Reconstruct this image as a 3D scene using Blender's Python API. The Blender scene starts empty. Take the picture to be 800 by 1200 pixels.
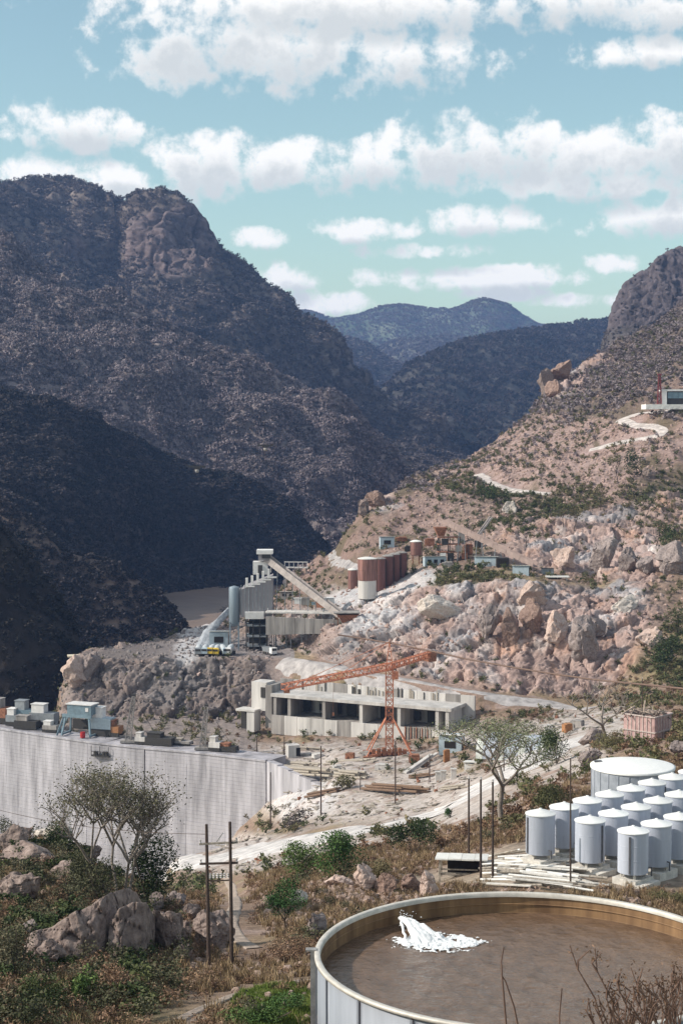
import bpy, bmesh, math, random, time
import numpy as np
from mathutils import Vector, Matrix
T0 = time.time()
S = bpy.context.scene
C = bpy.context.collection
random.seed(7); rng = np.random.default_rng(7)

# ---------------------------------------------------------------- camera
F = 1933.0; PITCH = math.radians(3.11)
cp, sp_ = math.cos(PITCH), math.sin(PITCH)
cam = bpy.data.cameras.new('camera'); camo = bpy.data.objects.new('camera', cam); C.objects.link(camo)
cam.sensor_fit = 'VERTICAL'; cam.sensor_height = 36.0; cam.lens = F/1200*36.0
cam.clip_start = 0.2; cam.clip_end = 40000
camo.rotation_euler = (math.radians(90)-PITCH, 0, 0)
S.camera = camo
# ---------------------------------------------------------------- world: sky and clouds
SUN_AZ = math.radians(-98); SUN_EL = math.radians(35)       # azimuth from the view axis, negative is left
W = bpy.data.worlds.new('World'); S.world = W; W.use_nodes = True
nt = W.node_tree; nt.nodes.clear(); L = nt.links.new
def wn(t, **k):
    n = nt.nodes.new(t)
    for a, b in k.items(): setattr(n, a, b)
    return n
def setin(n, i, v):
    if hasattr(v, 'is_linked') or hasattr(v, 'links'): L(v, n.inputs[i])
    else: n.inputs[i].default_value = v
def M(op, a, b=0.0, c=None, clamp=False):
    n = wn('ShaderNodeMath', operation=op, use_clamp=clamp)
    setin(n, 0, a); setin(n, 1, b)
    if c is not None: setin(n, 2, c)
    return n.outputs[0]
def pxdir(px, py):
    a = (px-400)/F; b = (600-py)/F
    return a, cp+b*sp_, -sp_+b*cp
CL = [(250,52,105,50),(350,62,110,45),(490,70,85,34),(450,8,260,30),(650,2,160,28),(770,12,80,26),(755,60,66,20),
 (88,150,74,27),(50,208,55,27),(140,212,70,22),(240,196,72,38),(330,196,85,30),(430,192,90,30),(525,180,75,40),(600,180,80,40),
 (680,190,80,38),(775,180,75,44),(690,216,150,20),(430,270,66,15),(560,258,74,20),(500,294,66,11),(770,254,66,24),
 (300,278,38,13),(338,325,36,19),(370,356,62,15),(560,326,110,15),(622,322,32,15),(728,310,32,12),(680,352,50,10),(590,345,50,9)]
tc = wn('ShaderNodeTexCoord'); sep = wn('ShaderNodeSeparateXYZ'); L(tc.outputs['Generated'], sep.inputs[0])
az = M('ARCTAN2', sep.outputs[0], sep.outputs[1]); el = M('ARCSINE', sep.outputs[2])
nz = wn('ShaderNodeTexNoise'); L(tc.outputs['Generated'], nz.inputs['Vector'])
nz.inputs['Scale'].default_value = 46; nz.inputs['Detail'].default_value = 7; nz.inputs['Roughness'].default_value = .6
nf = nz.outputs['Fac']
def field(da, de):
    a_ = M('ADD', az, da); e_ = M('ADD', el, de); acc = None
    for (px, py, rx, ry) in CL:
        x, y, z = pxdir(px, py); A = math.atan2(x, y); E = math.asin(z/math.sqrt(x*x+y*y+z*z))
        u = M('MULTIPLY', M('SUBTRACT', a_, A), F/rx*.93); v = M('MULTIPLY', M('SUBTRACT', e_, E), F/ry*1.05)
        d = M('ADD', M('MULTIPLY', u, u), M('MULTIPLY', v, v))
        q = M('SUBTRACT', 1.0, d)
        acc = q if acc is None else M('SMOOTH_MAX', acc, q, .25)
    return acc
# the same kind of clouds in the rest of the sky
ng = wn('ShaderNodeTexNoise'); mp = wn('ShaderNodeMapping'); mp.inputs['Scale'].default_value = (1, 1, 2.6)
L(tc.outputs['Generated'], mp.inputs[0]); L(mp.outputs[0], ng.inputs['Vector']); ng.inputs['Scale'].default_value = 5; ng.inputs['Detail'].default_value = 3
inframe = M('MULTIPLY', M('LESS_THAN', M('ABSOLUTE', az), .23), M('MULTIPLY', M('GREATER_THAN', sep.outputs[1], 0.0), M('LESS_THAN', el, .27)))
gen = M('SUBTRACT', M('MULTIPLY', M('SUBTRACT', ng.outputs['Fac'], .53), 9.0), M('MULTIPLY', inframe, 3.0))
def dens(da, de, k):
    f = M('MAXIMUM', M('MAXIMUM', field(da, de), gen), -2.5)
    return M('ADD', f, M('MULTIPLY', M('SUBTRACT', nf, .5), k))
d0 = dens(0, 0, 6.4)
d1 = field(-.003, .011)
mr = wn('ShaderNodeMapRange', interpolation_type='SMOOTHSTEP'); setin(mr, 0, d0)
mr.inputs[1].default_value = -.4; mr.inputs[2].default_value = .95
mask = mr.outputs[0]
sh = wn('ShaderNodeMapRange', interpolation_type='SMOOTHSTEP'); setin(sh, 0, M('ADD', d1, M('MULTIPLY', M('SUBTRACT', nf, .5), 3.2)))
sh.inputs[1].default_value = -.1; sh.inputs[2].default_value = 1.25
ccol = wn('ShaderNodeMix', data_type='RGBA'); L(sh.outputs[0], ccol.inputs[0])
ccol.inputs[6].default_value = (9.3, 9.1, 8.8, 1); ccol.inputs[7].default_value = (5.9, 6.15, 6.2, 1)
sky = wn('ShaderNodeTexSky', sky_type='NISHITA', sun_disc=False); sky.sun_elevation = SUN_EL
sky.sun_rotation = SUN_AZ % (2*math.pi); sky.altitude = 300; sky.dust_density = 1.2; sky.air_density = 1.0
tint = wn('ShaderNodeMix', data_type='RGBA', blend_type='MULTIPLY'); tint.inputs[0].default_value = 1
L(sky.outputs[0], tint.inputs[6]); tint.inputs[7].default_value = (1.34, 1.42, 1.15, 1)
cm = wn('ShaderNodeMix', data_type='RGBA'); L(M('MULTIPLY', mask, .95), cm.inputs[0]); L(tint.outputs[2], cm.inputs[6]); L(ccol.outputs[2], cm.inputs[7])
bg = wn('ShaderNodeBackground'); L(cm.outputs[2], bg.inputs[0]); bg.inputs[1].default_value = .125
wo = wn('ShaderNodeOutputWorld'); L(bg.outputs[0], wo.inputs[0])
W.cycles.sampling_method = 'MANUAL'; W.cycles.sample_map_resolution = 512
# ---------------------------------------------------------------- sun
sl = bpy.data.lights.new('sun', 'SUN'); sl.energy = 5.0; sl.angle = math.radians(.5); sl.color = (1, .93, .84)
so = bpy.data.objects.new('sun', sl); C.objects.link(so)
sv = Vector((math.sin(SUN_AZ)*math.cos(SUN_EL), math.cos(SUN_AZ)*math.cos(SUN_EL), math.sin(SUN_EL)))
so.rotation_euler = (-sv).to_track_quat('-Z', 'Y').to_euler(); so.location = (-200, 0, 300)
S.view_settings.view_transform = 'Standard'; S.view_settings.look = 'None'; S.view_settings.exposure = 0; S.view_settings.gamma = 1
S.render.engine = 'CYCLES'
S.cycles.max_bounces = 5; S.cycles.volume_bounces = 0; S.cycles.transparent_max_bounces = 6

# ---------------------------------------------------------------- helpers
def P(px, py, D):
    x, y, z = pxdir(px, py); return Vector((x/y*D, D, z/y*D))
def tandep(py):                                    # depression (positive below the horizon)
    b = (600-py)/F; return -(-sp_+b*cp)/(cp+b*sp_)
def tag(o, label=None, cat=None, group=None, kind=None):
    if label: o['label'] = label
    if cat: o['category'] = cat
    if group: o['group'] = group
    if kind: o['kind'] = kind
    return o
def empty(name, loc, rz=0.0, label=None, cat=None, group=None):
    o = bpy.data.objects.new(name, None); C.objects.link(o); o.location = loc; o.rotation_euler = (0, 0, rz)
    return tag(o, label, cat, group)
def copy_tree(o, parent=None):
    c = o.copy(); C.objects.link(c); c.parent = parent
    for ch in list(o.children): copy_tree(ch, c)
    return c
MATS = {}
def mat(name, col, rough=.85, metal=0.0, var=.25, scale=3.0, bump=.0, col2=None, spec=.3, streak=False, world=False, rnd=.22):
    if name in MATS: return MATS[name]
    m = bpy.data.materials.new(name); m.use_nodes = True; t = m.node_tree; b = t.nodes['Principled BSDF']
    b.inputs['Roughness'].default_value = rough; b.inputs['Metallic'].default_value = metal
    b.inputs['Specular IOR Level'].default_value = spec
    n = t.nodes.new('ShaderNodeTexNoise'); n.inputs['Scale'].default_value = scale; n.inputs['Detail'].default_value = 6; n.inputs['Roughness'].default_value = .6
    tcn = t.nodes.new('ShaderNodeTexCoord')
    if world: tcn = t.nodes.new('ShaderNodeNewGeometry')
    co_ = tcn.outputs['Position' if world else 'Object']
    if streak:
        mpn = t.nodes.new('ShaderNodeMapping'); mpn.inputs['Scale'].default_value = (1, 1, .12)
        t.links.new(co_, mpn.inputs[0]); t.links.new(mpn.outputs[0], n.inputs['Vector'])
    else: t.links.new(co_, n.inputs['Vector'])
    r = t.nodes.new('ShaderNodeMapRange'); r.inputs[1].default_value = .3; r.inputs[2].default_value = .7; t.links.new(n.outputs[0], r.inputs[0])
    mx = t.nodes.new('ShaderNodeMix'); mx.data_type = 'RGBA'; t.links.new(r.outputs[0], mx.inputs[0])
    c2 = col2 or tuple(c*(1-var*1.6) for c in col); c1 = tuple(min(1, c*(1+var*.5)) for c in col) if not col2 else col
    mx.inputs[6].default_value = (*c2, 1); mx.inputs[7].default_value = (*c1, 1)
    oi = t.nodes.new('ShaderNodeObjectInfo'); om = t.nodes.new('ShaderNodeMath'); om.operation = 'MULTIPLY_ADD'; om.inputs[1].default_value = rnd; om.inputs[2].default_value = 1-rnd*.6; t.links.new(oi.outputs['Random'], om.inputs[0])
    m2 = t.nodes.new('ShaderNodeMix'); m2.data_type = 'RGBA'; m2.blend_type = 'MULTIPLY'; m2.inputs[0].default_value = 1; t.links.new(mx.outputs[2], m2.inputs[6]); t.links.new(om.outputs[0], m2.inputs[7])
    t.links.new(m2.outputs[2], b.inputs['Base Color'])
    if bump:
        bp = t.nodes.new('ShaderNodeBump'); bp.inputs['Strength'].default_value = bump; bp.inputs['Distance'].default_value = .5/scale
        t.links.new(n.outputs[0], bp.inputs['Height']); t.links.new(bp.outputs[0], b.inputs['Normal'])
    MATS[name] = m; return m
class MB:
    def __init__(s): s.v = []; s.f = []
    def quad8(s, pts):
        n = len(s.v); s.v += [tuple(p) for p in pts]
        for q in ((0,3,2,1),(4,5,6,7),(0,1,5,4),(1,2,6,5),(2,3,7,6),(3,0,4,7)): s.f.append(tuple(n+i for i in q))
        return s
    def box(s, c, d, rz=0.0, rx=0.0):
        R = Matrix.Rotation(rz, 3, 'Z') @ Matrix.Rotation(rx, 3, 'X'); c = Vector(c)
        hx, hy, hz = d[0]/2, d[1]/2, d[2]/2
        return s.quad8([c + R @ Vector(p) for p in ((-hx,-hy,-hz),(hx,-hy,-hz),(hx,hy,-hz),(-hx,hy,-hz),(-hx,-hy,hz),(hx,-hy,hz),(hx,hy,hz),(-hx,hy,hz))])
    def bar(s, a, b, w, h=None):
        a = Vector(a); b = Vector(b); d = (b-a); 
        if d.length < 1e-6: return s
        d.normalize(); up = Vector((0,0,1)) if abs(d.z) < .95 else Vector((1,0,0))
        r = d.cross(up).normalized(); u = r.cross(d).normalized(); h = h or w
        r *= w/2; u *= h/2
        return s.quad8([a-r-u, a+r-u, b+r-u, b-r-u, a-r+u, a+r+u, b+r+u, b-r+u])
    def tube(s, a, b, r0, r1=None, n=8, caps=True):
        r1 = r0 if r1 is None else r1
        return s.path([a, b], [r0, r1], n, caps)
    def path(s, pts, rad, n=8, caps=True):
        pts = [Vector(p) for p in pts]; base = len(s.v); m = len(pts); prev = None
        for i, p in enumerate(pts):
            d = (pts[min(i+1, m-1)]-pts[max(i-1, 0)]).normalized()
            if prev is None:
                up = Vector((0,0,1)) if abs(d.z) < .9 else Vector((1,0,0)); r = d.cross(up).normalized()
            else: r = (prev - d*prev.dot(d)).normalized()
            prev = r; u = r.cross(d)
            for k in range(n):
                t = 2*math.pi*k/n; s.v.append(tuple(p + (r*math.cos(t)+u*math.sin(t))*rad[i]))
        for i in range(m-1):
            for k in range(n):
                a = base+i*n+k; b = base+i*n+(k+1)%n; s.f.append((a, b, b+n, a+n))
        if caps: s.f.append(tuple(base+k for k in range(n))); s.f.append(tuple(base+(m-1)*n+n-1-k for k in range(n)))
        return s
    def lathe(s, prof, n=32, c=(0,0,0)):
        base = len(s.v)
        for (r, z) in prof:
            for k in range(n):
                t = 2*math.pi*k/n; s.v.append((c[0]+r*math.cos(t), c[1]+r*math.sin(t), c[2]+z))
        for i in range(len(prof)-1):
            for k in range(n):
                a = base+i*n+k; b = base+i*n+(k+1)%n; s.f.append((a, b, b+n, a+n))
        return s
    def add(s, v, f):
        n = len(s.v); s.v += [tuple(p) for p in v]; s.f += [tuple(n+i for i in q) for q in f]; return s
    def mesh(s, name, m, smooth=False):
        me = bpy.data.meshes.new(name); me.from_pydata(s.v, [], s.f); me.materials.append(m)
        if smooth: me.polygons.foreach_set('use_smooth', [True]*len(me.polygons))
        return me
    def build(s, name, m, parent=None, smooth=False, loc=None):
        o = bpy.data.objects.new(name, s.mesh(name, m, smooth)); C.objects.link(o)
        if parent: o.parent = parent
        if loc is not None: o.location = loc
        return o
# ---- noise
def _h(ix, iy, iz, seed):
    h = (ix.astype(np.int64)*73856093) ^ (iy.astype(np.int64)*19349663) ^ (iz.astype(np.int64)*83492791) ^ (seed*2654435761)
    h = (h ^ (h >> 13))*1274126177 & 0x7fffffff; h = (h ^ (h >> 16)) & 0xffff
    return h.astype(np.float32)/65535.0
def vnoise(p, seed=0):
    i = np.floor(p); f = (p-i).astype(np.float32); u = f*f*(3-2*f); i = i.astype(np.int64)
    r = 0
    for dx in (0,1):
        for dy in (0,1):
            for dz in (0,1):
                w = (u[:,0] if dx else 1-u[:,0])*(u[:,1] if dy else 1-u[:,1])*(u[:,2] if dz else 1-u[:,2])
                r = r + w*_h(i[:,0]+dx, i[:,1]+dy, i[:,2]+dz, seed)
    return r*2-1
def fbm(p, scale, octv=4, gain=.5, seed=0, ridged=False):
    a = 1.0; s = 0; p = p/scale; t = 0
    for o in range(octv):
        n = vnoise(p, seed+o*17)
        if ridged: n = 1-2*np.abs(n)
        s = s + a*n; t += a; a *= gain; p = p*2.03+11.7
    return s/t
def voro(p, scale, seed=0):
    p = p/scale; i = np.floor(p).astype(np.int64)
    F1 = np.full(len(p), 9.0); F2 = np.full(len(p), 9.0); ID = np.zeros(len(p)); G = np.zeros(len(p))
    for dx in (-1,0,1):
        for dy in (-1,0,1):
            for dz in (-1,0,1):
                c0, c1, c2 = i[:,0]+dx, i[:,1]+dy, i[:,2]+dz
                q0 = c0+_h(c0,c1,c2,seed+1); q1 = c1+_h(c0,c1,c2,seed+2); q2 = c2+_h(c0,c1,c2,seed+3)
                e0, e1, e2 = p[:,0]-q0, p[:,1]-q1, p[:,2]-q2
                d = np.sqrt(e0**2+e1**2+e2**2); h = _h(c0,c1,c2,seed+4)
                tl = (_h(c0,c1,c2,seed+5)-.5)*e0+(_h(c0,c1,c2,seed+6)-.5)*e1+(_h(c0,c1,c2,seed+7)-.5)*e2
                near = d < F1
                F2 = np.where(near, F1, np.minimum(F2, d)); F1 = np.where(near, d, F1); ID = np.where(near, h, ID); G = np.where(near, tl, G)
    return F1, F2, ID, G
def sstep(a, b, x): t = np.clip((x-a)/(b-a), 0, 1); return t*t*(3-2*t)
def grid_mesh(name, V, col, m, smooth=True):
    r, c = V.shape[:2]; me = bpy.data.meshes.new(name); n = r*c
    me.vertices.add(n); me.vertices.foreach_set('co', V.reshape(-1).astype(np.float32))
    I = np.arange(n).reshape(r, c); q = np.stack([I[:-1,:-1], I[:-1,1:], I[1:,1:], I[1:,:-1]], -1).reshape(-1, 4)
    k = len(q); me.loops.add(k*4); me.loops.foreach_set('vertex_index', q.reshape(-1).astype(np.int32))
    me.polygons.add(k); me.polygons.foreach_set('loop_start', np.arange(0, k*4, 4, dtype=np.int32)); 
    me.polygons.foreach_set('use_smooth', np.full(k, smooth)); me.update(calc_edges=True)
    if col is not None:
        a = me.attributes.new('tone', 'FLOAT_COLOR', 'POINT'); cc = np.ones((n, 4), np.float32); cc[:, :3] = col.reshape(-1, 3); a.data.foreach_set('color', cc.reshape(-1))
    me.materials.append(m); o = bpy.data.objects.new(name, me); C.objects.link(o); return o
def terrain_mat(name, sc, bump, det=.35, rough=.95):
    m = bpy.data.materials.new(name); m.use_nodes = True; t = m.node_tree; b = t.nodes['Principled BSDF']
    b.inputs['Roughness'].default_value = rough; b.inputs['Specular IOR Level'].default_value = .12
    at = t.nodes.new('ShaderNodeAttribute'); at.attribute_name = 'tone'
    ge = t.nodes.new('ShaderNodeNewGeometry')
    n = t.nodes.new('ShaderNodeTexNoise'); n.inputs['Scale'].default_value = sc; n.inputs['Detail'].default_value = 10; n.inputs['Roughness'].default_value = .7
    t.links.new(ge.outputs['Position'], n.inputs['Vector'])
    r = t.nodes.new('ShaderNodeMapRange'); r.inputs[1].default_value = .3; r.inputs[2].default_value = .7; r.inputs[3].default_value = 1-det*1.3; r.inputs[4].default_value = 1+det
    t.links.new(n.outputs[0], r.inputs[0])
    mx = t.nodes.new('ShaderNodeMix'); mx.data_type = 'RGBA'; mx.blend_type = 'MULTIPLY'; mx.inputs[0].default_value = 1
    t.links.new(at.outputs['Color'], mx.inputs[6]); t.links.new(r.outputs[0], mx.inputs[7]); t.links.new(mx.outputs[2], b.inputs['Base Color'])
    bp = t.nodes.new('ShaderNodeBump'); bp.inputs['Strength'].default_value = bump; bp.inputs['Distance'].default_value = 1.0/sc*.5
    t.links.new(n.outputs[0], bp.inputs['Height']); t.links.new(bp.outputs[0], b.inputs['Normal'])
    return m
# ================================================================ the ground: one sheet from the camera to the far side of the right-hand hill
PXN = np.arange(-160, 961, 1.5)
UG = (PXN-400)/F
def expand(row):                                   # row: [(px, D, py or None, z or None)]
    px = np.array([r[0] for r in row], float); D = np.array([r[1] for r in row], float)
    z = np.array([(-r[1]*tandep(r[2]) if r[2] is not None else r[3]) for r in row])
    Dn = np.interp(PXN, px, D); zn = np.interp(PXN, px, z)
    return Dn, zn
def y_(*a): return [(p, D, py, None) for (p, D, py) in a]
def z_(*a): return [(p, D, None, z) for (p, D, z) in a]
ROWS = [
 (z_((0,2.5,-1.9)), 2),
 (z_((0,25,-12)), 16),
 (z_((0,58,-25.5),(300,58,-26),(400,58,-29)), 22),
 (z_((0,82,-30.4),(300,82,-30.6),(360,82,-31.2),(800,82,-31.5)), 40),
 (z_((-160,105,-35.5),(200,105,-35.6),(300,105,-35.6),(400,105,-34.8),(800,105,-34.5)), 40),
 (y_((-160,135,1075),(0,135,1062),(100,135,1056),(200,135,1075),(300,135,1072),(400,135,1062))+z_((500,135,-40.5),(600,135,-41),(700,135,-42),(800,135,-42.5),(960,135,-43)), 45),
 (y_((-160,165,1000),(0,165,985),(60,165,985),(100,165,1015),(200,165,1055),(300,165,1052),(400,165,1030),(500,165,1035))+z_((600,165,-44),(700,165,-43.6),(960,165,-43.2)), 45),
 (z_((-160,205,-62),(0,205,-62),(100,205,-64),(200,205,-62))+y_((280,205,1050),(300,205,1036),(400,205,1008),(500,205,998),(600,205,966))+z_((700,205,-47.4),(800,205,-46.4),(960,205,-45.5)), 45),
 (z_((-160,270,-98),(100,270,-95),(200,270,-82))+y_((280,270,1030),(300,270,1024),(400,270,994),(500,270,972),(600,270,930),(700,270,890),(800,270,868),(960,270,850)), 45),
 (z_((-160,345,-140),(0,345,-138),(100,345,-125))+y_((190,345,1042),(300,345,1008),(400,345,975),(500,345,952),(600,345,900),(700,345,868),(800,345,850),(960,345,830)), 40),
 (z_((-160,400,-156),(0,400,-155),(100,400,-145))+y_((200,400,1004),(300,400,982),(400,400,952),(500,400,925),(600,400,880),(700,400,852),(800,400,836),(960,400,815)), 32),
 (z_((-160,450,-166),(0,450,-165),(100,450,-160),(200,450,-140),(300,450,-118))+y_((400,450,908),(500,450,898),(600,450,863),(700,450,840),(800,450,815),(960,450,790)), 32),
 (z_((-160,562,-166),(0,543,-165),(112,518,-160),(225,503,-140),(315,490,-112),(340,494,-105))+y_((400,495,880),(500,495,873),(600,495,846),(700,495,830),(800,495,800),(960,495,770)), 22),
 (z_((-160,566,-101.5),(0,547,-101.5),(112,522,-101.5),(225,507,-101.5),(315,494,-101.5),(340,498,-101.8))+y_((400,510,874),(500,510,867),(600,510,838),(700,510,829),(800,510,790),(960,510,760)), 8),
 (z_((-160,575,-103),(0,575,-103),(60,572,-103),(320,572,-103),(360,552,-100),(400,548,-99),(500,530,-98),(530,527,-97.5))+y_((560,520,833),(600,520,827),(700,519,828),(760,524,800),(800,528,780),(960,528,750)), 26),
 (z_((-160,625,-126),(0,625,-126),(55,612,-122))+y_((72,592,790),(84,592,774),(200,592,772),(300,592,772))+z_((330,590,-85),(400,556,-84.2),(500,535,-85.6),(530,531,-86.5))+y_((560,524,814),(600,524,818),(700,523,825),(760,530,790),(800,534,770),(960,534,740)), 60),
 (z_((-160,640,-127),(0,640,-127),(55,630,-125),(84,605,-86),(200,645,-85),(320,645,-83.5),(345,600,-83.5))+y_((400,566,780),(500,545,795),(600,531,812),(700,529,820),(760,540,765),(800,546,745),(960,546,720)), 26),
 (z_((-160,700,-127),(0,700,-127),(60,660,-126),(100,640,-92),(160,660,-95))+y_((200,680,752),(230,690,736),(300,690,733),(345,640,742),(380,602,738),(400,595,735),(500,570,742),(600,556,748),(700,562,735),(760,575,705),(800,590,690),(960,590,660)), 80),
 (z_((-160,900,-127.5),(100,900,-127.5),(150,880,-127),(200,790,-127),(250,760,-112))+y_((300,730,712),(350,700,712),(400,625,708),(430,615,700),(500,600,690),(600,590,682),(700,600,690),(800,625,648),(960,640,610)), 80),
 (z_((-160,1000,-128),(200,1000,-128),(260,820,-125),(300,780,-95))+y_((340,760,692),(400,690,688),(440,660,678),(500,645,664),(600,635,661),(640,637,664),(700,645,668),(800,675,625),(960,700,585)), 45),
 (z_((-160,1150,-128),(250,1150,-128),(300,860,-120))+y_((330,820,690),(350,800,674),(385,760,648),(410,745,628),(450,720,630),(500,715,628),(600,705,612),(700,705,600),(800,730,575),(960,770,540)), 60),
 (z_((-160,1300,-128),(250,1300,-128),(300,950,-128),(350,880,-110),(400,800,-75))+y_((415,785,612),(432,770,592),(450,765,585),(500,780,576),(560,790,566),(600,790,562),(700,800,525),(800,800,488),(960,830,450)), 70),
 (z_((-160,1400,-128),(300,1100,-128),(350,1000,-128),(400,900,-110),(432,860,-62))+y_((470,850,572),(500,860,563),(550,880,552),(600,880,533),(700,900,475),(800,900,430),(960,950,380)), 50),
 (z_((-160,1450,-128),(300,1250,-128),(400,1000,-125),(450,940,-85))+y_((500,930,560),(550,950,545),(575,955,525),(600,960,507),(625,980,478),(640,1000,455),(655,1010,440),(680,1040,425),(700,1060,412),(750,1130,390),(800,1200,352),(880,1300,305),(960,1350,290)), 50),
 (z_((-160,1600,-128),(300,1500,-128),(450,1200,-128),(550,1180,-110),(640,1230,-60),(750,1400,20),(960,1600,80)), 12),
 (z_((-160,2600,-129),(960,2600,-129)), 10),
]
def build_profile(ROWS, exp=expand, smooth_v=True):
    Ds, Zs = [], []
    ctr = [exp(r) for r, n in ROWS]
    for k in range(1, len(ROWS)):
        n = ROWS[k][1]; t = np.linspace(0, 1, n, endpoint=False)[:, None]
        D0, z0 = ctr[k-1]; D1, z1 = ctr[k]
        Ds.append(D0+(D1-D0)*t); Zs.append(z0+(z1-z0)*t)
    Ds.append(ctr[-1][0][None]); Zs.append(ctr[-1][1][None])
    return np.vstack(Ds), np.vstack(Zs)
def smooth(A, n, axis):
    for _ in range(n):
        B = A.copy(); sl1 = [slice(None)]*2; a = [slice(None)]*2; b = [slice(None)]*2
        sl1[axis] = slice(1, -1); a[axis] = slice(0, -2); b[axis] = slice(2, None)
        B[tuple(sl1)] = .5*A[tuple(sl1)]+.25*A[tuple(a)]+.25*A[tuple(b)]; A = B
    return A
GD, GZ = build_profile(ROWS)
for _ in range(2):
    Z2 = smooth(smooth(GZ, 14, 1), 5, 0); GZ = Z2; GD = smooth(GD, 10, 1)
nR, nC = GD.shape
U2 = np.broadcast_to(UG, GD.shape)
def proj(X, Y, Z):                                 # world -> photograph pixel, used while authoring
    d = Y*cp - Z*sp_; return 400+F*X/d, 600-F*(Y*sp_+Z*cp)/d
GX = GD*U2
PX, PY = proj(GX, GD, GZ)
def hit0(px, py, dmin=0):
    x, y, z = pxdir(px, py); u = x/y; t = z/y
    c = int(np.clip((u*F+400-PXN[0])/1.5, 0, nC-2)); s = GZ[:, c]/GD[:, c]-t
    for r in range(1, nR):
        if GD[r, c] > dmin and s[r-1] < 0 <= s[r]:
            k = -s[r-1]/(s[r]-s[r-1]); D = GD[r-1, c]*(1-k)+GD[r, c]*k; return Vector((u*D, D, t*D))
    return Vector((u*900, 900, t*900))
# ---- zones (real colours of the place), laid on the sheet
flat = GX.size
def ell(cx, cy, rx, ry, soft=.35, rot=0):
    dx = (PX-cx); dy = (PY-cy); c, s = math.cos(rot), math.sin(rot)
    d = np.sqrt(((dx*c+dy*s)/rx)**2+((-dx*s+dy*c)/ry)**2)
    return 1-sstep(1-soft, 1+soft, d+NZ*.35)
pts = np.stack([GX, GD, GZ], -1).reshape(-1, 3)
R_ = GD.shape
NZ = fbm(pts, 14, 4, seed=3).reshape(R_); NZ2 = fbm(pts, 4, 4, seed=9).reshape(R_); NZ3 = fbm(pts, 60, 3, seed=5).reshape(R_)
near = 1-sstep(220, 330, GD)
# flatten: pads and roads
def seg_dist(poly):
    d = np.full(R_, 1e9)
    for a, b in zip(poly[:-1], poly[1:]):
        ax, ay, bx, by = a[0], a[1], b[0], b[1]; L2 = (bx-ax)**2+(by-ay)**2+1e-9
        t = np.clip(((GX-ax)*(bx-ax)+(GD-ay)*(by-ay))/L2, 0, 1)
        d = np.minimum(d, np.hypot(GX-ax-t*(bx-ax), GD-ay-t*(by-ay)))
    return d
def roadline(pl, dmin=0): return [hit0(px, py, dmin) for px, py in pl]
ROADS = [('dirt_road', roadline([(170,1052),(195,1032),(235,1012),(280,1000),(330,990),(380,982),(430,975),(480,962),(520,950),(560,930),(600,905),(640,882),(672,866)],250), 19, .0),
         ('dirt_track', roadline([(262,1020),(272,1040),(276,1062),(270,1085),(280,1103),(298,1112)],100), 1.5, .0),
         ('service_road', roadline([(330,774),(362,778),(400,784),(450,794),(500,803),(545,813),(600,820),(650,825),(700,829)],480), 7, .0),
         ('hill_road', roadline([(560,556),(572,566),(592,573),(615,578),(642,580)],600), 6, .0),
         ('switchback_road', roadline([(800,483),(770,484),(740,487),(726,492),(738,498),(764,501),(780,505),(776,511),(760,514),(720,520),(690,528)],600), 6, .0),
         ('bench_road', roadline([(378,655),(388,650),(392,660),(412,664),(432,668)],560), 3.5, .0),
         ('foot_path', roadline([(210,1197),(240,1180),(262,1172),(300,1158),(340,1150),(366,1150)],60), .8, .0)]
calm = np.zeros(R_)
for nm, pl, w, _ in ROADS:
    d = seg_dist(pl); calm = np.maximum(calm, 1-sstep(w*.55, w*.55+3+w*.3, d))
pad = np.zeros(R_)
for (cx, cy, rx, ry) in [(23,152+12,17,14),(10,75,13,13)]:
    d = np.hypot((GX-cx)/rx, (GD-cy)/ry); pad = np.maximum(pad, 1-sstep(.9, 1.2, d))
# zone masks in terms of the row tables
rowi = np.cumsum([0]+[n for _, n in ROWS[1:]]); RI = np.arange(nR)[:, None]*np.ones((1, nC))
def band(k0, k1, s=6): return sstep(rowi[k0]-s, rowi[k0]+s, RI)*(1-sstep(rowi[k1]-s, rowi[k1]+s, RI))
face1 = band(14, 15, 3)*sstep(60, 90, PX)*(1-sstep(330, 345, PX))                # promontory below the trucks
face2 = band(16, 18, 5)*sstep(315, 360, PX)*(1-sstep(735, 790, PX+NZ*20))         # quarried face above the service road
face3 = band(16, 18, 5)*(1-sstep(315, 350, PX))*sstep(60, 100, PX)*.7
face4 = ell(560, 665, 60, 14)*0+band(19, 20, 6)*sstep(560, 590, PX)*.8           # small cut above the sheds
outcrop = ell(648, 447, 34, 22, .3)+ell(690, 425, 40, 12, .3)*.8+ell(440, 592, 30, 16)*.8+ell(720, 655, 80, 22)+ell(690, 715, 60, 24)
outcrop = np.clip(outcrop, 0, 1)*band(16, 24, 4)
face = np.clip(face1+face2+face3+face4+outcrop, 0, 1)
terrace = np.clip(ell(400, 935, 120, 32)+ell(520, 935, 80, 35)+ell(330, 1000, 190, 22, .3)+ell(640, 890, 70, 26)+ell(620, 862, 110, 16)+ell(700, 848, 60, 18)+ell(380,890,120,20), 0, 1)*(GD > 230)
bench1 = band(15, 16, 4)*(PX > 80)*(PX < 345)
white = np.clip(np.clip(ell(440, 722, 36, 16, .4, -.4)+ell(410, 700, 34, 12)+ell(470, 690, 45, 12, .4, -.35)+ell(230, 745, 18, 40, .3, .45)*1.0, 0, 1)*(GD > 480)+ell(350, 930, 45, 26)*(GD > 380)*(GD < 480), 0, 1)
scree = np.clip(ell(620, 555, 130, 35)+ell(690, 520, 110, 30)+ell(560, 610, 90, 30)*.6+ell(540, 780, 130, 30)*.6, 0, 1)*(GD > 500)
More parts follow.
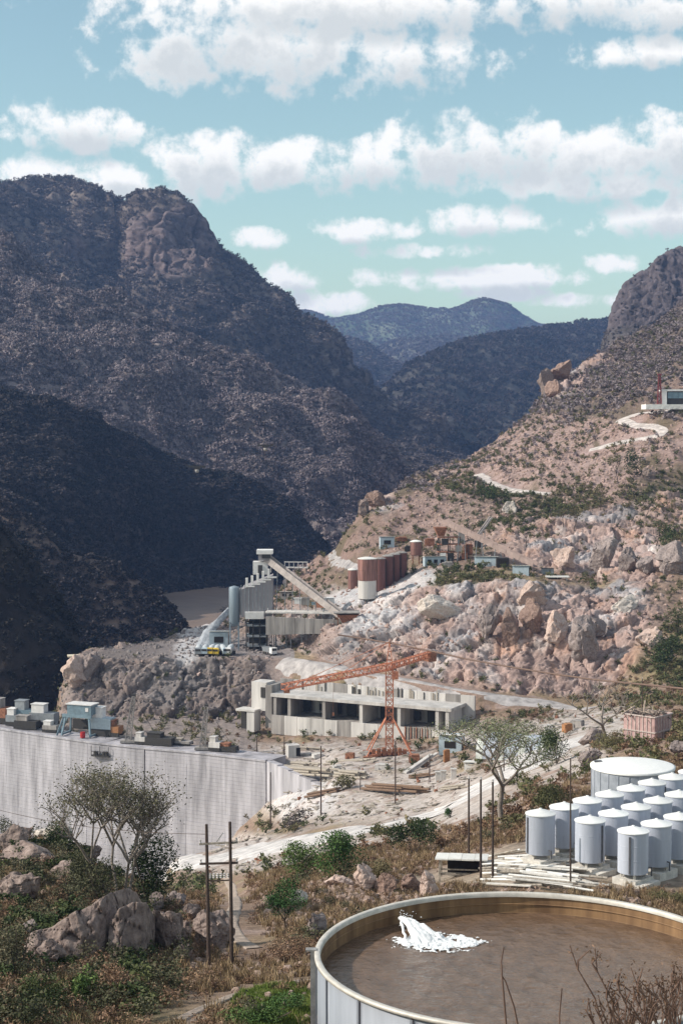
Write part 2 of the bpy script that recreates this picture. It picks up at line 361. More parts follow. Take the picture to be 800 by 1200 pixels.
green = np.clip(ell(640, 590, 60, 20)+ell(790, 600, 60, 40)*.7+ell(560, 580, 40, 12)+ell(590, 620, 30, 10)+ell(530, 680, 60, 10)+ell(790, 770, 50, 30), 0, 1)*(GD > 400)
gcol = np.array
def mixc(A, c, m):
    m = m[..., None]; return A*(1-m)+np.array(c, np.float32)*m
COL = np.zeros(R_+(3,), np.float32)+np.array((.235, .165, .125), np.float32)
COL = mixc(COL, (.30,.235,.14), sstep(-.1, .5, NZ)*.7)                             # dry grass
COL = mixc(COL, (.12,.105,.06), sstep(.05, .5, NZ2)*.55)
COL = mixc(COL, (.33,.25,.22), sstep(.25, .5, -NZ2)*.7)
hill = sstep(600, 720, GD)
COL = mixc(COL, (.30,.205,.18), hill*.75*sstep(-.5,.4,NZ2+.3)); COL = mixc(COL, (.36,.27,.23), hill*sstep(.2,.5,NZ2)*.7); COL = mixc(COL, (.12,.10,.06), hill*sstep(-.1,.4,NZ)*.75)
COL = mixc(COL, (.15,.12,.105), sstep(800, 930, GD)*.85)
COL = mixc(COL, (.11,.12,.06), green*.65*sstep(-.3, .3, NZ2))
COL = mixc(COL, (.44,.32,.29), scree*.85*sstep(-.5, .2, NZ2))
COL = mixc(COL, (.47,.42,.39), terrace*sstep(-.6, .0, NZ2+NZ*.5)*.95)
COL = mixc(COL, (.26,.205,.175), terrace*sstep(.15, .5, NZ2)*.75); COL = mixc(COL, (.25,.215,.205), 1.0*(GD > 500)*(GD < 582)*(PX < 300)*.8)
COL = mixc(COL, (.24,.22,.225), bench1*.8); COL = mixc(COL, (.15,.125,.115), bench1*(1-sstep(160,230,PX))*.8)
# rock: pink, orange-brown, blue grey and bleached slabs
pst = pts*np.array([1.0,1.0,.45]); nA = fbm(pst, 7, 4, seed=31).reshape(R_); nB = fbm(pts, 20, 3, seed=41).reshape(R_)
RC = np.zeros_like(COL)+np.array((.36,.26,.23), np.float32)
RC = mixc(RC, (.32,.30,.305), sstep(.05, .4, nB+.15*nA))
RC = mixc(RC, (.40,.24,.17), sstep(.15, .5, nA-.3*nB)*.7)
RC = mixc(RC, (.56,.49,.46), sstep(.12, .5, fbm(pst, 7, 4, seed=51).reshape(R_))*.65)
RC = mixc(RC, (.15,.12,.11), sstep(.15, .5, fbm(pst, 2.4, 3, seed=61).reshape(R_))*.6)
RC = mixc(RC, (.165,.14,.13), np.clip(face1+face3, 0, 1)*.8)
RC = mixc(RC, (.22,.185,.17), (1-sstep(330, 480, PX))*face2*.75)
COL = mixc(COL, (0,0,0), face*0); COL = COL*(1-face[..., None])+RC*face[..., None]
COL = mixc(COL, (.56,.52,.51), white*.85*sstep(-.6,.1,NZ2+.2))
COL = mixc(COL, (.36,.38,.40), white*(nB > .1)*.4)
grassg = np.clip(ell(330, 1190, 60, 32, .3), 0, 1)*(GD < 110)
COL = mixc(COL, (.16,.20,.05), grassg*.9)
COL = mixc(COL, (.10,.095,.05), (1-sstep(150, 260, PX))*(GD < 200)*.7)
COL = mixc(COL, (.36,.30,.24), pad*(GD > 100)*.6)
COL = mixc(COL, (.055,.04,.032), (1-sstep(40,110,PX))*(GD>600)*(GD<720)*.6)  # left-edge ground darkened along with the shade-coloured slope
# ---- displacement
amp = sstep(-127.5, -122, GZ)*(1-calm)*(1-pad)*(1-.75*terrace)*(1-.8*bench1)
big = fbm(pts, 26, 4, seed=71).reshape(R_); rid = fbm(pts, 42, 4, seed=81, ridged=True).reshape(R_); fine = fbm(pts, 2.6, 3, seed=91).reshape(R_)
dz = amp*(big*np.where(GD < 220, 1.0, np.where(GD < 600, 1.6, 3.0))*.8 + fine*np.where(GD < 220, .35, .7)) + (1-amp)*fine*.08
dz += amp*hill*rid*5.0*(1-face)*sstep(640,760,GD)
dz *= sstep(15, 60, GD)
Z1 = GZ+dz
# normals of the base sheet
def normals(X, Y, Z):
    V = np.stack([X, Y, Z], -1); du = np.gradient(V, axis=1); dv = np.gradient(V, axis=0); n = np.cross(du, dv); n /= np.linalg.norm(n, axis=-1, keepdims=True)+1e-9
    return n
N = normals(GX, GD, smooth(GZ, 6, 0)); N = np.where(N[..., 2:3] < 0, -N, N)
V = np.stack([GX, GD, Z1], -1)
mk = (face > .02).reshape(-1)
q = pts[mk].copy(); cA, sA = math.cos(.42), math.sin(.42); q = np.stack([q[:,0]*cA-q[:,2]*sA, q[:,1], (q[:,0]*sA+q[:,2]*cA)*.5], -1); q += 1.5*np.stack([vnoise(q/5, 201), vnoise(q/5, 202), vnoise(q/5, 203)], -1)
f1, f2, idc, g = voro(q*np.array([1,1,.75]), 8.2, 11); h1 = (idc-.5)*4.6+g*7.0-1.5*(1-sstep(0, .09, f2-f1))
f1, f2, idc2, g = voro(q*np.array([1,1,.8]), 2.7, 23); h2 = (idc2-.5)*1.2+g*1.7-.6*(1-sstep(0, .10, f2-f1))
dsp = np.zeros(flat); pr = pts[mk].copy(); pr = np.stack([pr[:,0]*cA-pr[:,2]*sA, pr[:,1], (pr[:,0]*sA+pr[:,2]*cA)*.33], -1); h3 = fbm(pr, 9, 5, .6, seed=222, ridged=True); dsp[mk] = (h1+h2)*.66+h3*2.2
dsp = dsp.reshape(R_)*face*(1-calm)
V = V + N*dsp[..., None]
idf = np.zeros(flat); idf[mk] = idc*.6+idc2*.4; idf = idf.reshape(R_)
COL = COL*(1+(face*(idf-.5)*.55*(1-white*.6))[..., None])
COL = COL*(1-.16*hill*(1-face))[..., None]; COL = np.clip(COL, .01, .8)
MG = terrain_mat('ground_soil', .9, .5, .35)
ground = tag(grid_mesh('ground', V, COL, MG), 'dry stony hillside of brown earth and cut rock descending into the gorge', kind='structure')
GVZ = V[..., 2]
def gz(x, y):
    u = x/y; fc = (u*F+400-PXN[0])/1.5; c = int(np.clip(round(fc), 0, nC-1)); return float(np.interp(y, GD[:, c], GVZ[:, c]))
HT = GVZ/V[..., 1]
def hit(px, py, dmin=0, dmax=None):
    dmax = dmax or (245 if dmin <= 150 else 1e9)
    for k in range(14):
        r = hit1(px, py+3*k, dmin, dmax)
        if r is not None: return r
    return hit1(px, py, dmin, 1e9) or P(px, py, max(dmin, 300))
def hit1(px, py, dmin=0, dmax=1e9):
    x, y, z = pxdir(px, py); u = x/y; t = z/y
    c = int(np.clip(round((u*F+400-PXN[0])/1.5), 0, nC-1)); s = HT[:, c]-t
    for r in range(1, nR):
        if GD[r, c] > dmin and s[r-1] < 0 <= s[r] and GD[r, c] < dmax:
            k = -s[r-1]/(s[r]-s[r-1]); D = V[r-1, c, 1]*(1-k)+V[r, c, 1]*k; return Vector((u*D, D, t*D))
    return None
print('ground', R_, time.time()-T0)
# ---- roads: draped sheets with ragged edges
MR = mat('road_dust', (.68,.64,.62), .95, var=.3, scale=.35, bump=.3); MR2 = mat('grey_road_dust', (.40,.37,.36), .95, var=.3, scale=.35, bump=.3); MR4 = mat('hill_road_dust', (.64,.57,.53), .95, var=.3, scale=.35, bump=.3); MR3 = mat('earth_track', (.36,.29,.24), .95, var=.3, scale=1.5, bump=.3)
for k, (nm, pl, w, _) in enumerate(ROADS):
    pp = []
    for a, b in zip(pl[:-1], pl[1:]):
        n = max(2, int((b-a).length/ (1.5 if w > 5 else .8)))
        for i in range(n): pp.append(a.lerp(b, i/n))
    pp.append(pl[-1]); 
    for _ in range(8): pp = [pp[0]]+[(pp[i-1]+pp[i]*2+pp[i+1])/4 for i in range(1, len(pp)-1)]+[pp[-1]]
    NW = 9; vs = []; fs = []
    for i, p in enumerate(pp):
        d = (pp[min(i+1, len(pp)-1)]-pp[max(i-1, 0)]); d.z = 0; d.normalize(); nrm = Vector((d.y, -d.x, 0))
        for j in range(NW):
            s = (j/(NW-1)-.5)*w
            e = 1+.22*math.sin(i*.31+j*.2+k)+.16*math.sin(i*.83+1.7*k)+.12*random.random() if j in (0, NW-1) else 1
            x = p+nrm*s*e; vs.append([x.x, x.y, gz(x.x, x.y)+(.22 if w > 5 else .07)-(.35 if j in (0, NW-1) else 0)])
    for _ in range(4):
        zz = [v[2] for v in vs]
        for i in range(1, len(pp)-1):
            for j in range(NW): vs[i*NW+j][2] = (zz[(i-1)*NW+j]+2*zz[i*NW+j]+zz[(i+1)*NW+j])/4
    for i in range(len(pp)-1):
        for j in range(NW-1): a = i*NW+j; fs.append((a, a+1, a+NW+1, a+NW))
    mb = MB(); mb.add(vs, fs); o = mb.build(nm, {'service_road': MR2, 'bench_road': MR2, 'dirt_track': MR3, 'foot_path': MR3}.get(nm, MR if nm == 'dirt_road' else MR4), smooth=True)
    tag(o, ['broad pale dusty road crossing below the dam','narrow pale track running down beside the rocks','haul road along the top of the concrete intake wall','short pale road high on the right hillside','pale hairpin road below the white hillside building','pale bench road curling round the spoil heap','thin footpath beside the green grass'][k], kind='structure')

# ================================================================ mountains
def mloft(name, rows, px0, px1, step, nzamp, label, colr, col2, seed, cliffs=None, rid=60, keep=.25, rockc=(.24,.175,.155), vs=16.0):
    pxn = np.arange(px0, px1+step, step)
    def ex(row):
        px = [r[0] for r in row]; D = np.interp(pxn, px, [r[1] for r in row])
        zz = [(-r[1]*tandep(r[2])) if r[3] is None else r[3] for r in row]
        return D, np.interp(pxn, px, zz)
    D, Z = build_profile(rows, ex)
    D = smooth(D, 6, 1); Z = smooth(smooth(Z, 3, 1), 3, 0)
    X = D*((pxn-400)/F); p = np.stack([X, D, Z], -1); sh = D.shape; pf = p.reshape(-1, 3)
    N = normals(X, D, smooth(smooth(Z, 5, 0), 5, 1)); N = np.where(N[..., 2:3] < 0, -N, N)
    tot = sum(n for _, n in rows[1:]); ridge_row = rows_ridge(rows); t = np.abs(np.arange(sh[0])-ridge_row)[:, None]/12.0
    am = keep+(1-keep)*np.clip(t, 0, 1)
    n1 = fbm(pf, rid*3, 5, .55, seed=seed, ridged=True).reshape(sh); n2 = fbm(pf, rid, 4, .55, seed=seed+5).reshape(sh)
    V = p+N*((n1*nzamp+n2*nzamp*.45)*am)[..., None]
    A = np.zeros(sh+(3,), np.float32)+np.array(colr, np.float32)
    nn = fbm(pf, rid*1.2, 4, seed=seed+9).reshape(sh)
    A = mixc(A, col2, sstep(-.25, .35, nn))
    cl = np.zeros(sh)
    if cliffs is not None:
        px2, py2 = proj(X, D, Z); cl = cliffs(px2, py2, nn)
        q = pf.copy(); q[:, 2] *= .13; q += 6*np.stack([vnoise(pf/18, 1), vnoise(pf/18, 2), 0*pf[:,0]], -1); f1, f2, idc, g = voro(q, vs*1.3, seed+3)
        hh = ((idc-.5)*vs+g*vs*.8-vs*.3*(1-sstep(0, .15, f2-f1))).reshape(sh); V = V+N*(hh*cl)[..., None]
        rc = np.array(rockc, np.float32)*(1+.5*(idc.reshape(sh)[..., None]-.5)); A = A*(1-cl[..., None])+rc*cl[..., None]
    o = tag(grid_mesh(name, V, np.clip(A, .01, .6), MM), label, kind='structure')
    return dict(V=V, N=N, cl=cl, D=D)
def rows_ridge(rows):
    s = 0
    for r, n in rows[1:]:
        s += n
        if r is rows_ridge.r: return s
    return s
MM = terrain_mat('mountain_brush', .06, .6, .45)
def ridge_of(name, *a, **k): pass
def YR(s): return [(p, D, py, None) for (p, py, D) in s]
def ZR(s): return [(p, D, None, z) for (p, D, z) in s]
def back(row, dd, dz):
    out = []
    for (p, D, py, z) in row:
        zz = -D*tandep(py) if z is None else z; out.append((p, D+dd, None, zz-dz))
    return out
# far blue range
r = YR([(250,368,7600),(330,364,7500),(345,365,7500),(360,365,7500),(390,375,7400),(400,373,7400),(440,363,7500),(470,358,7500),(510,361,7600),(530,358,7600),(548,351,7700),(566,346,7700),(582,353,7700),(603,368,7700),(625,380,7700),(660,378,7800),(720,384,7800),(800,380,7800)])
rows_ridge.r = r
m6 = mloft('far_mountain_range', [(ZR([(250,5600,-60),(800,5600,-60)]), 1), (YR([(250,430,6400),(440,420,6500),(566,400,6700),(800,420,6700)]), 30), (r, 26), (back(r, 700, 260), 8)], 250, 800, 3, 75, 'far blue-grey mountain range with a rounded summit on the horizon', (.10,.125,.085), (.15,.165,.12), 300, rid=170)
r = YR([(300,440,6000),(400,420,6000),(440,408,6000),(480,396,6050),(520,392,6100),(560,398,6100),(600,402,6200),(700,410,6300)])
rows_ridge.r = r
m6c = mloft('middle_far_ridge', [(ZR([(300,4900,-120),(700,4900,-120)]), 1), (YR([(300,480,5400),(440,450,5400),(700,450,5600)]), 26), (r, 22), (back(r, 400, 220), 8)], 300, 700, 2.5, 45, 'lower blue-grey ridge below the far rounded summit', (.12,.12,.10), (.17,.16,.14), 310, rid=150)
r = YR([(250,372,4900),(345,376,4900),(380,388,4800),(430,402,4700),(450,418,4700),(470,428,4700),(500,446,4700),(530,480,4700)])
rows_ridge.r = r
m6b = mloft('middle_mountain', [(ZR([(250,3400,-120),(530,3400,-120)]), 1), (YR([(250,440,4200),(380,440,4150),(450,470,4100),(530,520,4100)]), 26), (r, 22), (back(r, 500, 260), 8)], 250, 530, 2.5, 50, 'blue-grey mountain spur behind the left-hand mountain', (.10,.095,.08), (.15,.135,.12), 320, rid=200)
r = YR([(380,520,3000),(420,480,3050),(440,460,3100),(455,448,3150),(480,428,3250),(510,411,3350),(560,397,3600),(620,386,3900),(680,378,4200),(720,371,4400),(800,355,4600),(900,340,4700)])
rows_ridge.r = r
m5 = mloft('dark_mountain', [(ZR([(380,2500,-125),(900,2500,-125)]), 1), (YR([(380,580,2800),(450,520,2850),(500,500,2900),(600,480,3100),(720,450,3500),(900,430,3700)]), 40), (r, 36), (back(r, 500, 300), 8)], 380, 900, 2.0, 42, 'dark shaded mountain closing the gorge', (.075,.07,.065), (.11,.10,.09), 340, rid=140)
# cliff at the right edge
r = YR([(690,432,1900),(705,412,1950),(712,398,1980),(714,378,2000),(718,352,2000),(724,340,2000),(735,325,2010),(755,312,2020),(770,299,2020),(785,290,2040),(800,287,2060),(880,262,2100),(960,240,2200)])
rows_ridge.r = r
m7 = mloft('rocky_bluff', [(ZR([(690,1500,-20),(960,1500,40)]), 1), (YR([(690,440,1850),(712,410,1880),(760,395,1900),(800,380,1920),(960,350,1950)]), 20), (r, 60), (back(r, 400, 150), 8)], 690, 960, 1.2, 14, 'dark rocky bluff at the right edge of the gorge', (.085,.075,.07), (.12,.10,.095), 360,
   cliffs=lambda px, py, nn: (1-sstep(380, 398, py))*.9, rid=60, rockc=(.11,.09,.095), vs=6.0)
# left mountain
r = YR([(-160,190,2750),(0,214,2750),(20,209,2750),(40,207,2750),(85,205,2750),(105,211,2740),(120,224,2720),(142,243,2680),(150,244,2660),(158,234,2590),(168,227,2560),(185,226,2550),(203,232,2550),(222,244,2560),(240,257,2560),(252,271,2560),(262,289,2560),(276,296,2560),(290,305,2560),(300,315,2560),(315,336,2560),(340,367,2550),(375,407,2520),(420,452,2500),(480,508,2500),(525,550,2500),(560,600,2500)])
rows_ridge.r = r
m1 = mloft('left_mountain', [(ZR([(-160,1900,-60),(560,1900,-128)]), 1),
   (YR([(-160,400,2100),(0,395,2100),(100,430,2100),(200,460,2120),(300,480,2150),(400,530,2150),(525,600,2150),(560,630,2150)]), 26),
   (YR([(-160,300,2430),(0,300,2430),(80,320,2420),(125,325,2520),(148,332,2540),(165,345,2400),(205,350,2390),(260,366,2400),(300,388,2420),(340,430,2400),(400,480,2400),(480,540,2380),(525,568,2380),(560,610,2380)]), 90), (r, 130), (back(r, 600, 300), 10)],
   -160, 560, 1.6, 62, 'left-hand mountain with a domed rocky bluff and brush-covered slopes', (.125,.10,.09), (.19,.155,.135), 380,
   cliffs=lambda px, py, nn: np.clip((1-sstep(.75, 1.1, np.hypot((px-205)/62, (py-292)/56)+nn*.3))+(1-sstep(.6, 1.1, np.hypot((px-84)/22, (py-292)/22)+nn*.5)), 0, 1)*sstep(236, 250, py), rid=70, rockc=(.15,.115,.112), vs=13.0)
r = YR([(-160,200,1950),(0,284,1880),(50,316,1850),(100,345,1830),(150,373,1800),(200,400,1780),(270,432,1760),(336,454,1740),(380,470,1720),(420,497,1720),(445,524,1720),(460,560,1720),(475,610,1720),(490,660,1720),(560,760,1720)])
rows_ridge.r = r
m2 = mloft('wooded_ridge', [(ZR([(-160,1280,-80),(300,1420,-128),(560,1420,-128)]), 1),
   (YR([(-160,420,1500),(0,470,1500),(100,495,1500),(200,540,1500),(300,575,1500),(400,610,1520),(450,660,1540),(560,800,1560)]), 60), (r, 120), (back(r, 250, 110), 8)],
   -160, 560, 1.6, 40, 'long wooded ridge in front of the left-hand mountain, slope in grey brush', (.20,.165,.155), (.30,.245,.235), 400, rid=50)
r = YR([(-160,400,1280),(0,456,1260),(60,475,1240),(120,498,1330),(170,525,1360),(215,545,1370),(270,560,1370),(300,578,1370),(340,606,1370),(372,648,1370),(400,690,1370),(440,730,1370)])
rows_ridge.r = r
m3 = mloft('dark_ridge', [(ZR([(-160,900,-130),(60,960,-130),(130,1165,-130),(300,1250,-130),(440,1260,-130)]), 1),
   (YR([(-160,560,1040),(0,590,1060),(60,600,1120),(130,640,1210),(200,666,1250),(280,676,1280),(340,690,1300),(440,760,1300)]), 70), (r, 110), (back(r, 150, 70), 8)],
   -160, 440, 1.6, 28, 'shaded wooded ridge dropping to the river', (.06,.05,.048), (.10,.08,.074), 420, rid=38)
r = YR([(-160,560,900),(0,585,890),(50,622,880),(70,645,880),(110,655,885),(150,672,890),(180,694,890),(196,712,890),(220,745,890)])
rows_ridge.r = r
m3b = mloft('rocky_spur', [(ZR([(-160,800,-130),(220,845,-132)]), 1), (YR([(-160,680,850),(0,700,850),(100,720,858),(196,745,865),(220,760,865)]), 40), (r, 40), (back(r, 90, 34), 8)],
   -160, 220, 1.4, 7, 'low rocky spur with a pale earth top beside the river', (.12,.09,.08), (.24,.18,.15), 440, rid=24)
r = YR([(-160,400,640),(-60,560,640),(0,614,640),(25,636,640),(45,660,640),(65,690,640),(82,728,640),(92,760,640),(98,790,640),(104,830,640)])
rows_ridge.r = r
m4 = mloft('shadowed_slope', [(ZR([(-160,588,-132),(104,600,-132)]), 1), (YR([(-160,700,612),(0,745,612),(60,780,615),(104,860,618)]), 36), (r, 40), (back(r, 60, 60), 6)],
   -160, 104, 1.4, 5, 'steep slope in deep shadow at the left edge', (.028,.022,.02), (.04,.032,.028), 460, rid=18)  # near-black base colours: the slope's deep shade is put into its tone
# valley floor and river
vf = MB(); vf.add([(-6000,1300,-131.5),(6000,1300,-131.5),(14000,14000,-131.5),(-14000,14000,-131.5)], [(0,1,2,3)])
o = vf.build('valley_floor', mat('valley_soil', (.15,.12,.10), scale=.01)); tag(o, 'valley floor far beyond the gorge', kind='structure')
rv = MB(); pl = [(-120,745),(60,757),(150,745),(260,716)]
nL = []
for (l, rr, D) in [(-160,330,760),(20,330,840),(60,330,900),(90,340,960),(110,360,1040),(140,380,1140),(150,400,1260)]:
    nL.append(((l-400)/F*D, (rr-400)/F*D, D))
vs = []; fs = []
for i, (a, b, D) in enumerate(nL): vs += [(a, D, -124.2), (b, D, -124.2)]
for i in range(len(nL)-1): fs.append((2*i, 2*i+1, 2*i+3, 2*i+2))
rv.add(vs, fs); o = rv.build('river', mat('river_water', (.24,.17,.13), .45, var=.15, scale=.02, bump=.15, spec=.3)); tag(o, 'muddy brown river at the foot of the dark slopes', kind='structure')
print('mountains', time.time()-T0)

# ================================================================ scattered brush (stuff)
def gn_scatter(name, protos_mb, pts, scl, rot, m, label, seed=0):
    """one mesh: the clump itself plus one loose vertex per place; the nodes set the clump on every vertex"""
    me = bpy.data.meshes.new(name); v = protos_mb.v; f = protos_mb.f; n0 = len(v)
    nL = sum(len(q) for q in f); P_ = np.concatenate([np.array(v, np.float32), np.array(pts, np.float32)])
    me.from_pydata(P_.tolist(), [], f)
    a = me.attributes.new('place', 'FLOAT', 'POINT'); d = np.zeros(len(P_), np.float32); d[n0:] = 1; a.data.foreach_set('value', d)
    a = me.attributes.new('size', 'FLOAT_VECTOR', 'POINT'); d = np.ones((len(P_), 3), np.float32); d[n0:] = scl; a.data.foreach_set('vector', d.reshape(-1))
    a = me.attributes.new('turn', 'FLOAT_VECTOR', 'POINT'); d = np.zeros((len(P_), 3), np.float32); d[n0:] = rot; a.data.foreach_set('vector', d.reshape(-1))
    me.materials.append(m)
    o = bpy.data.objects.new(name, me); C.objects.link(o)
    g = bpy.data.node_groups.new(name, 'GeometryNodeTree'); g.interface.new_socket('Geometry', in_out='INPUT', socket_type='NodeSocketGeometry'); g.interface.new_socket('Geometry', in_out='OUTPUT', socket_type='NodeSocketGeometry')
    nd = g.nodes.new; gi = nd('NodeGroupInput'); go = nd('NodeGroupOutput')
    def attr(n, ty): q = nd('GeometryNodeInputNamedAttribute'); q.data_type = ty; q.inputs[0].default_value = n; return q.outputs[0]
    sepg = nd('GeometryNodeSeparateGeometry'); sepg.domain = 'POINT'; gt = nd('FunctionNodeCompare'); gt.operation = 'GREATER_THAN'; gt.inputs[1].default_value = .5
    g.links.new(attr('place', 'FLOAT'), gt.inputs[0]); g.links.new(gi.outputs[0], sepg.inputs[0]); g.links.new(gt.outputs[0], sepg.inputs[1])
    ip = nd('GeometryNodeInstanceOnPoints'); g.links.new(sepg.outputs[0], ip.inputs['Points']); g.links.new(sepg.outputs[1], ip.inputs['Instance'])
    er = nd('FunctionNodeEulerToRotation'); g.links.new(attr('turn', 'FLOAT_VECTOR'), er.inputs[0]); g.links.new(er.outputs[0], ip.inputs['Rotation'])
    g.links.new(attr('size', 'FLOAT_VECTOR'), ip.inputs['Scale']); g.links.new(ip.outputs[0], go.inputs[0])
    md = o.modifiers.new('scatter', 'NODES'); md.node_group = g
    return tag(o, label, kind='stuff')
def foliage_mat(name, c1, c2, c3, trans=.0):
    m = bpy.data.materials.new(name); m.use_nodes = True; t = m.node_tree; b = t.nodes['Principled BSDF']; b.inputs['Roughness'].default_value = .8; b.inputs['Specular IOR Level'].default_value = .15
    oi = t.nodes.new('ShaderNodeObjectInfo'); ge = t.nodes.new('ShaderNodeNewGeometry'); n = t.nodes.new('ShaderNodeTexNoise'); n.inputs['Scale'].default_value = .02 if trans == 0 else .6
    n.inputs['Detail'].default_value = 4; t.links.new(ge.outputs['Position'], n.inputs['Vector'])
    ad = t.nodes.new('ShaderNodeMath'); ad.operation = 'MULTIPLY_ADD'; ad.inputs[1].default_value = .5; t.links.new(oi.outputs['Random'], ad.inputs[0]); t.links.new(n.outputs[0], ad.inputs[2])
    cr = t.nodes.new('ShaderNodeValToRGB'); t.links.new(ad.outputs[0], cr.inputs[0]); e = cr.color_ramp.elements
    e[0].position = .45; e[0].color = (*c1, 1); e[1].position = 1.05 if False else 1.0; e[1].color = (*c3, 1); k = e.new(.75); k.color = (*c2, 1)
    rn = t.nodes.new('ShaderNodeMath'); rn.operation = 'MULTIPLY_ADD'; rn.inputs[1].default_value = .7 if trans else .36; rn.inputs[2].default_value = .65 if trans else .82
    t.links.new(ge.outputs['Random Per Island'], rn.inputs[0])
    mx = t.nodes.new('ShaderNodeMix'); mx.data_type = 'RGBA'; mx.blend_type = 'MULTIPLY'; mx.inputs[0].default_value = 1
    t.links.new(cr.outputs[0], mx.inputs[6]); t.links.new(rn.outputs[0], mx.inputs[7]); t.links.new(mx.outputs[2], b.inputs['Base Color'])
    return m
def leaf_clump(n, r, h, size, seed, up=.3, lift=0.0):
    """n small faces spread through an uneven crown of radius r and height h"""
    rn = random.Random(seed); mb = MB(); lobes = [(rn.uniform(-.5,.5)*r, rn.uniform(-.5,.5)*r, lift+rn.uniform(.3,.8)*h, rn.uniform(.35,.62)) for _ in range(5)]
    for i in range(n):
        lx, ly, lz, lr = rn.choice(lobes); d = Vector((rn.gauss(0,1), rn.gauss(0,1), rn.gauss(0,1))).normalized()*(rn.random()**.4)
        c = Vector((lx+d.x*r*lr, ly+d.y*r*lr, max(.02, lz+d.z*h*lr*.75)))
        a = Vector((rn.gauss(0,1), rn.gauss(0,1), rn.gauss(0,.6))).normalized(); b = a.cross(Vector((rn.gauss(0,1), rn.gauss(0,1), rn.gauss(0,1)))).normalized()
        s = size*rn.uniform(.5, 1.3); n0 = len(mb.v)
        mb.v += [tuple(c-a*s), tuple(c+b*s*.55), tuple(c+a*s), tuple(c-b*s*.5)]; mb.f.append((n0, n0+1, n0+2, n0+3))
    return mb
def rock_mb(seed, sub=2, r=1.0, flat=.75, rough=.35):
    bm = bmesh.new(); bmesh.ops.create_icosphere(bm, subdivisions=sub, radius=1.0)
    co = np.array([v.co[:] for v in bm.verts]); fc = [tuple(v.index for v in f.verts) for f in bm.faces]; bm.free()
    rn = np.random.default_rng(seed); 
    for _ in range(11):                              # plane cuts give flat broken faces
        n = rn.normal(size=3); n /= np.linalg.norm(n); d = rn.uniform(.45, .85); s = co@n; ov = np.clip(s-d, 0, None); co -= ov[:, None]*n
    co *= (1+rough*.3*fbm(co+seed*3.1, .8, 3, seed=seed))[:, None]; co *= np.array([rn.uniform(.8,1.3), rn.uniform(.8,1.2), flat])*r
    mb = MB(); mb.v = [tuple(c) for c in co]; mb.f = fc; return mb
def sample(M_, n, mask=None, spacing=None):
    V, N = M_['V'], M_['N']; a = np.linalg.norm(np.cross(V[1:, :-1]-V[:-1, :-1], V[:-1, 1:]-V[:-1, :-1]), axis=-1)
    if mask is not None: a = a*mask[:-1, :-1]
    pf = a.reshape(-1); pf = pf/pf.sum(); idx = rng.choice(len(pf), n, p=pf); r, c = np.divmod(idx, V.shape[1]-1)
    s, t = rng.random(n)[:, None], rng.random(n)[:, None]
    return V[r, c]*(1-s)*(1-t)+V[r+1, c]*s*(1-t)+V[r, c+1]*(1-s)*t+V[r+1, c+1]*s*t
FM = foliage_mat('dry_brush_leaves', (.075,.065,.06), (.13,.107,.105), (.19,.16,.16))
FMD = foliage_mat('dark_brush_leaves', (.025,.025,.022), (.05,.042,.042), (.085,.07,.07))  # darker brush copy, the shade of the dark ridges put into its colour
FML = foliage_mat('pale_brush_leaves', (.14,.118,.12), (.23,.19,.195), (.31,.26,.265))  # paler brush copy, the sunlit look of the long ridge put into its colour
FMK = foliage_mat('shade_toned_brush_leaves', (.018,.018,.014), (.03,.026,.022), (.045,.038,.032))  # near-black leaf tones paint the left slope's shade into its scrub
FG = foliage_mat('green_brush_leaves', (.06,.075,.03), (.11,.11,.05), (.17,.14,.075))
def scat(name, M_, n, smin, smax, m, label, mask=None, seed=1, leaves=46, lsz=.3, asp=1.0):
    p = sample(M_, n, mask); s = rng.uniform(smin, smax, n)[:, None]*np.array([[1, 1, asp]]); r = np.zeros((n, 3)); r[:, 2] = rng.uniform(0, 6.28, n)
    return gn_scatter(name, leaf_clump(leaves, 1, 1.3, lsz, seed), p, s, r, m, label)
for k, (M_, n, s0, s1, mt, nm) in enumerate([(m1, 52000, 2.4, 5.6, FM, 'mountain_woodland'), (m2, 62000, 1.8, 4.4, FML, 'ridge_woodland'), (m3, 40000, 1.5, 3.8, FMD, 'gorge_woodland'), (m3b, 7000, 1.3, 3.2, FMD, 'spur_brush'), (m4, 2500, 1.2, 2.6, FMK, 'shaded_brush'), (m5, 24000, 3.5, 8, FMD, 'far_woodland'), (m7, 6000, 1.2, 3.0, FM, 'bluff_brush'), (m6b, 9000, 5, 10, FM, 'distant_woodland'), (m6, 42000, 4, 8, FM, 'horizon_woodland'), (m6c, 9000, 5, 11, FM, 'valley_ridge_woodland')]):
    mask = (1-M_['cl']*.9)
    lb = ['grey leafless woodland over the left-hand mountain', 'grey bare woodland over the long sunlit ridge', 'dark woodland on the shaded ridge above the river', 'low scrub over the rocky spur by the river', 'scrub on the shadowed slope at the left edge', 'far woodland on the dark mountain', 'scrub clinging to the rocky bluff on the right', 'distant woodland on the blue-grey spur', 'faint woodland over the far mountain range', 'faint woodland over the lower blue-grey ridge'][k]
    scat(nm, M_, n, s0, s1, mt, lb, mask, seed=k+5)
GM = dict(V=V, N=N)
ok = (1-calm)*(1-face*.85)*(1-terrace*.97)*(1-bench1)*(1-white)*(1-pad)
scat('hillside_brush', GM, 52000, .8, 2.3, FML, 'grey leafless scrub on the upper right hillside', ok*(sstep(740, 850, GD)*(GD < 1500)*(1-.85*scree)), seed=31)
scat('hillside_shrubs', GM, 17000, .5, 1.7, FG, 'olive green shrubs dotted over the right hillside', ok*((GD > 240)*(GD < 1150)*(.22+green*1.6)*(.4+sstep(-.3,.4,NZ2))), seed=32, leaves=60, lsz=.24)
print('scatter', time.time()-T0)
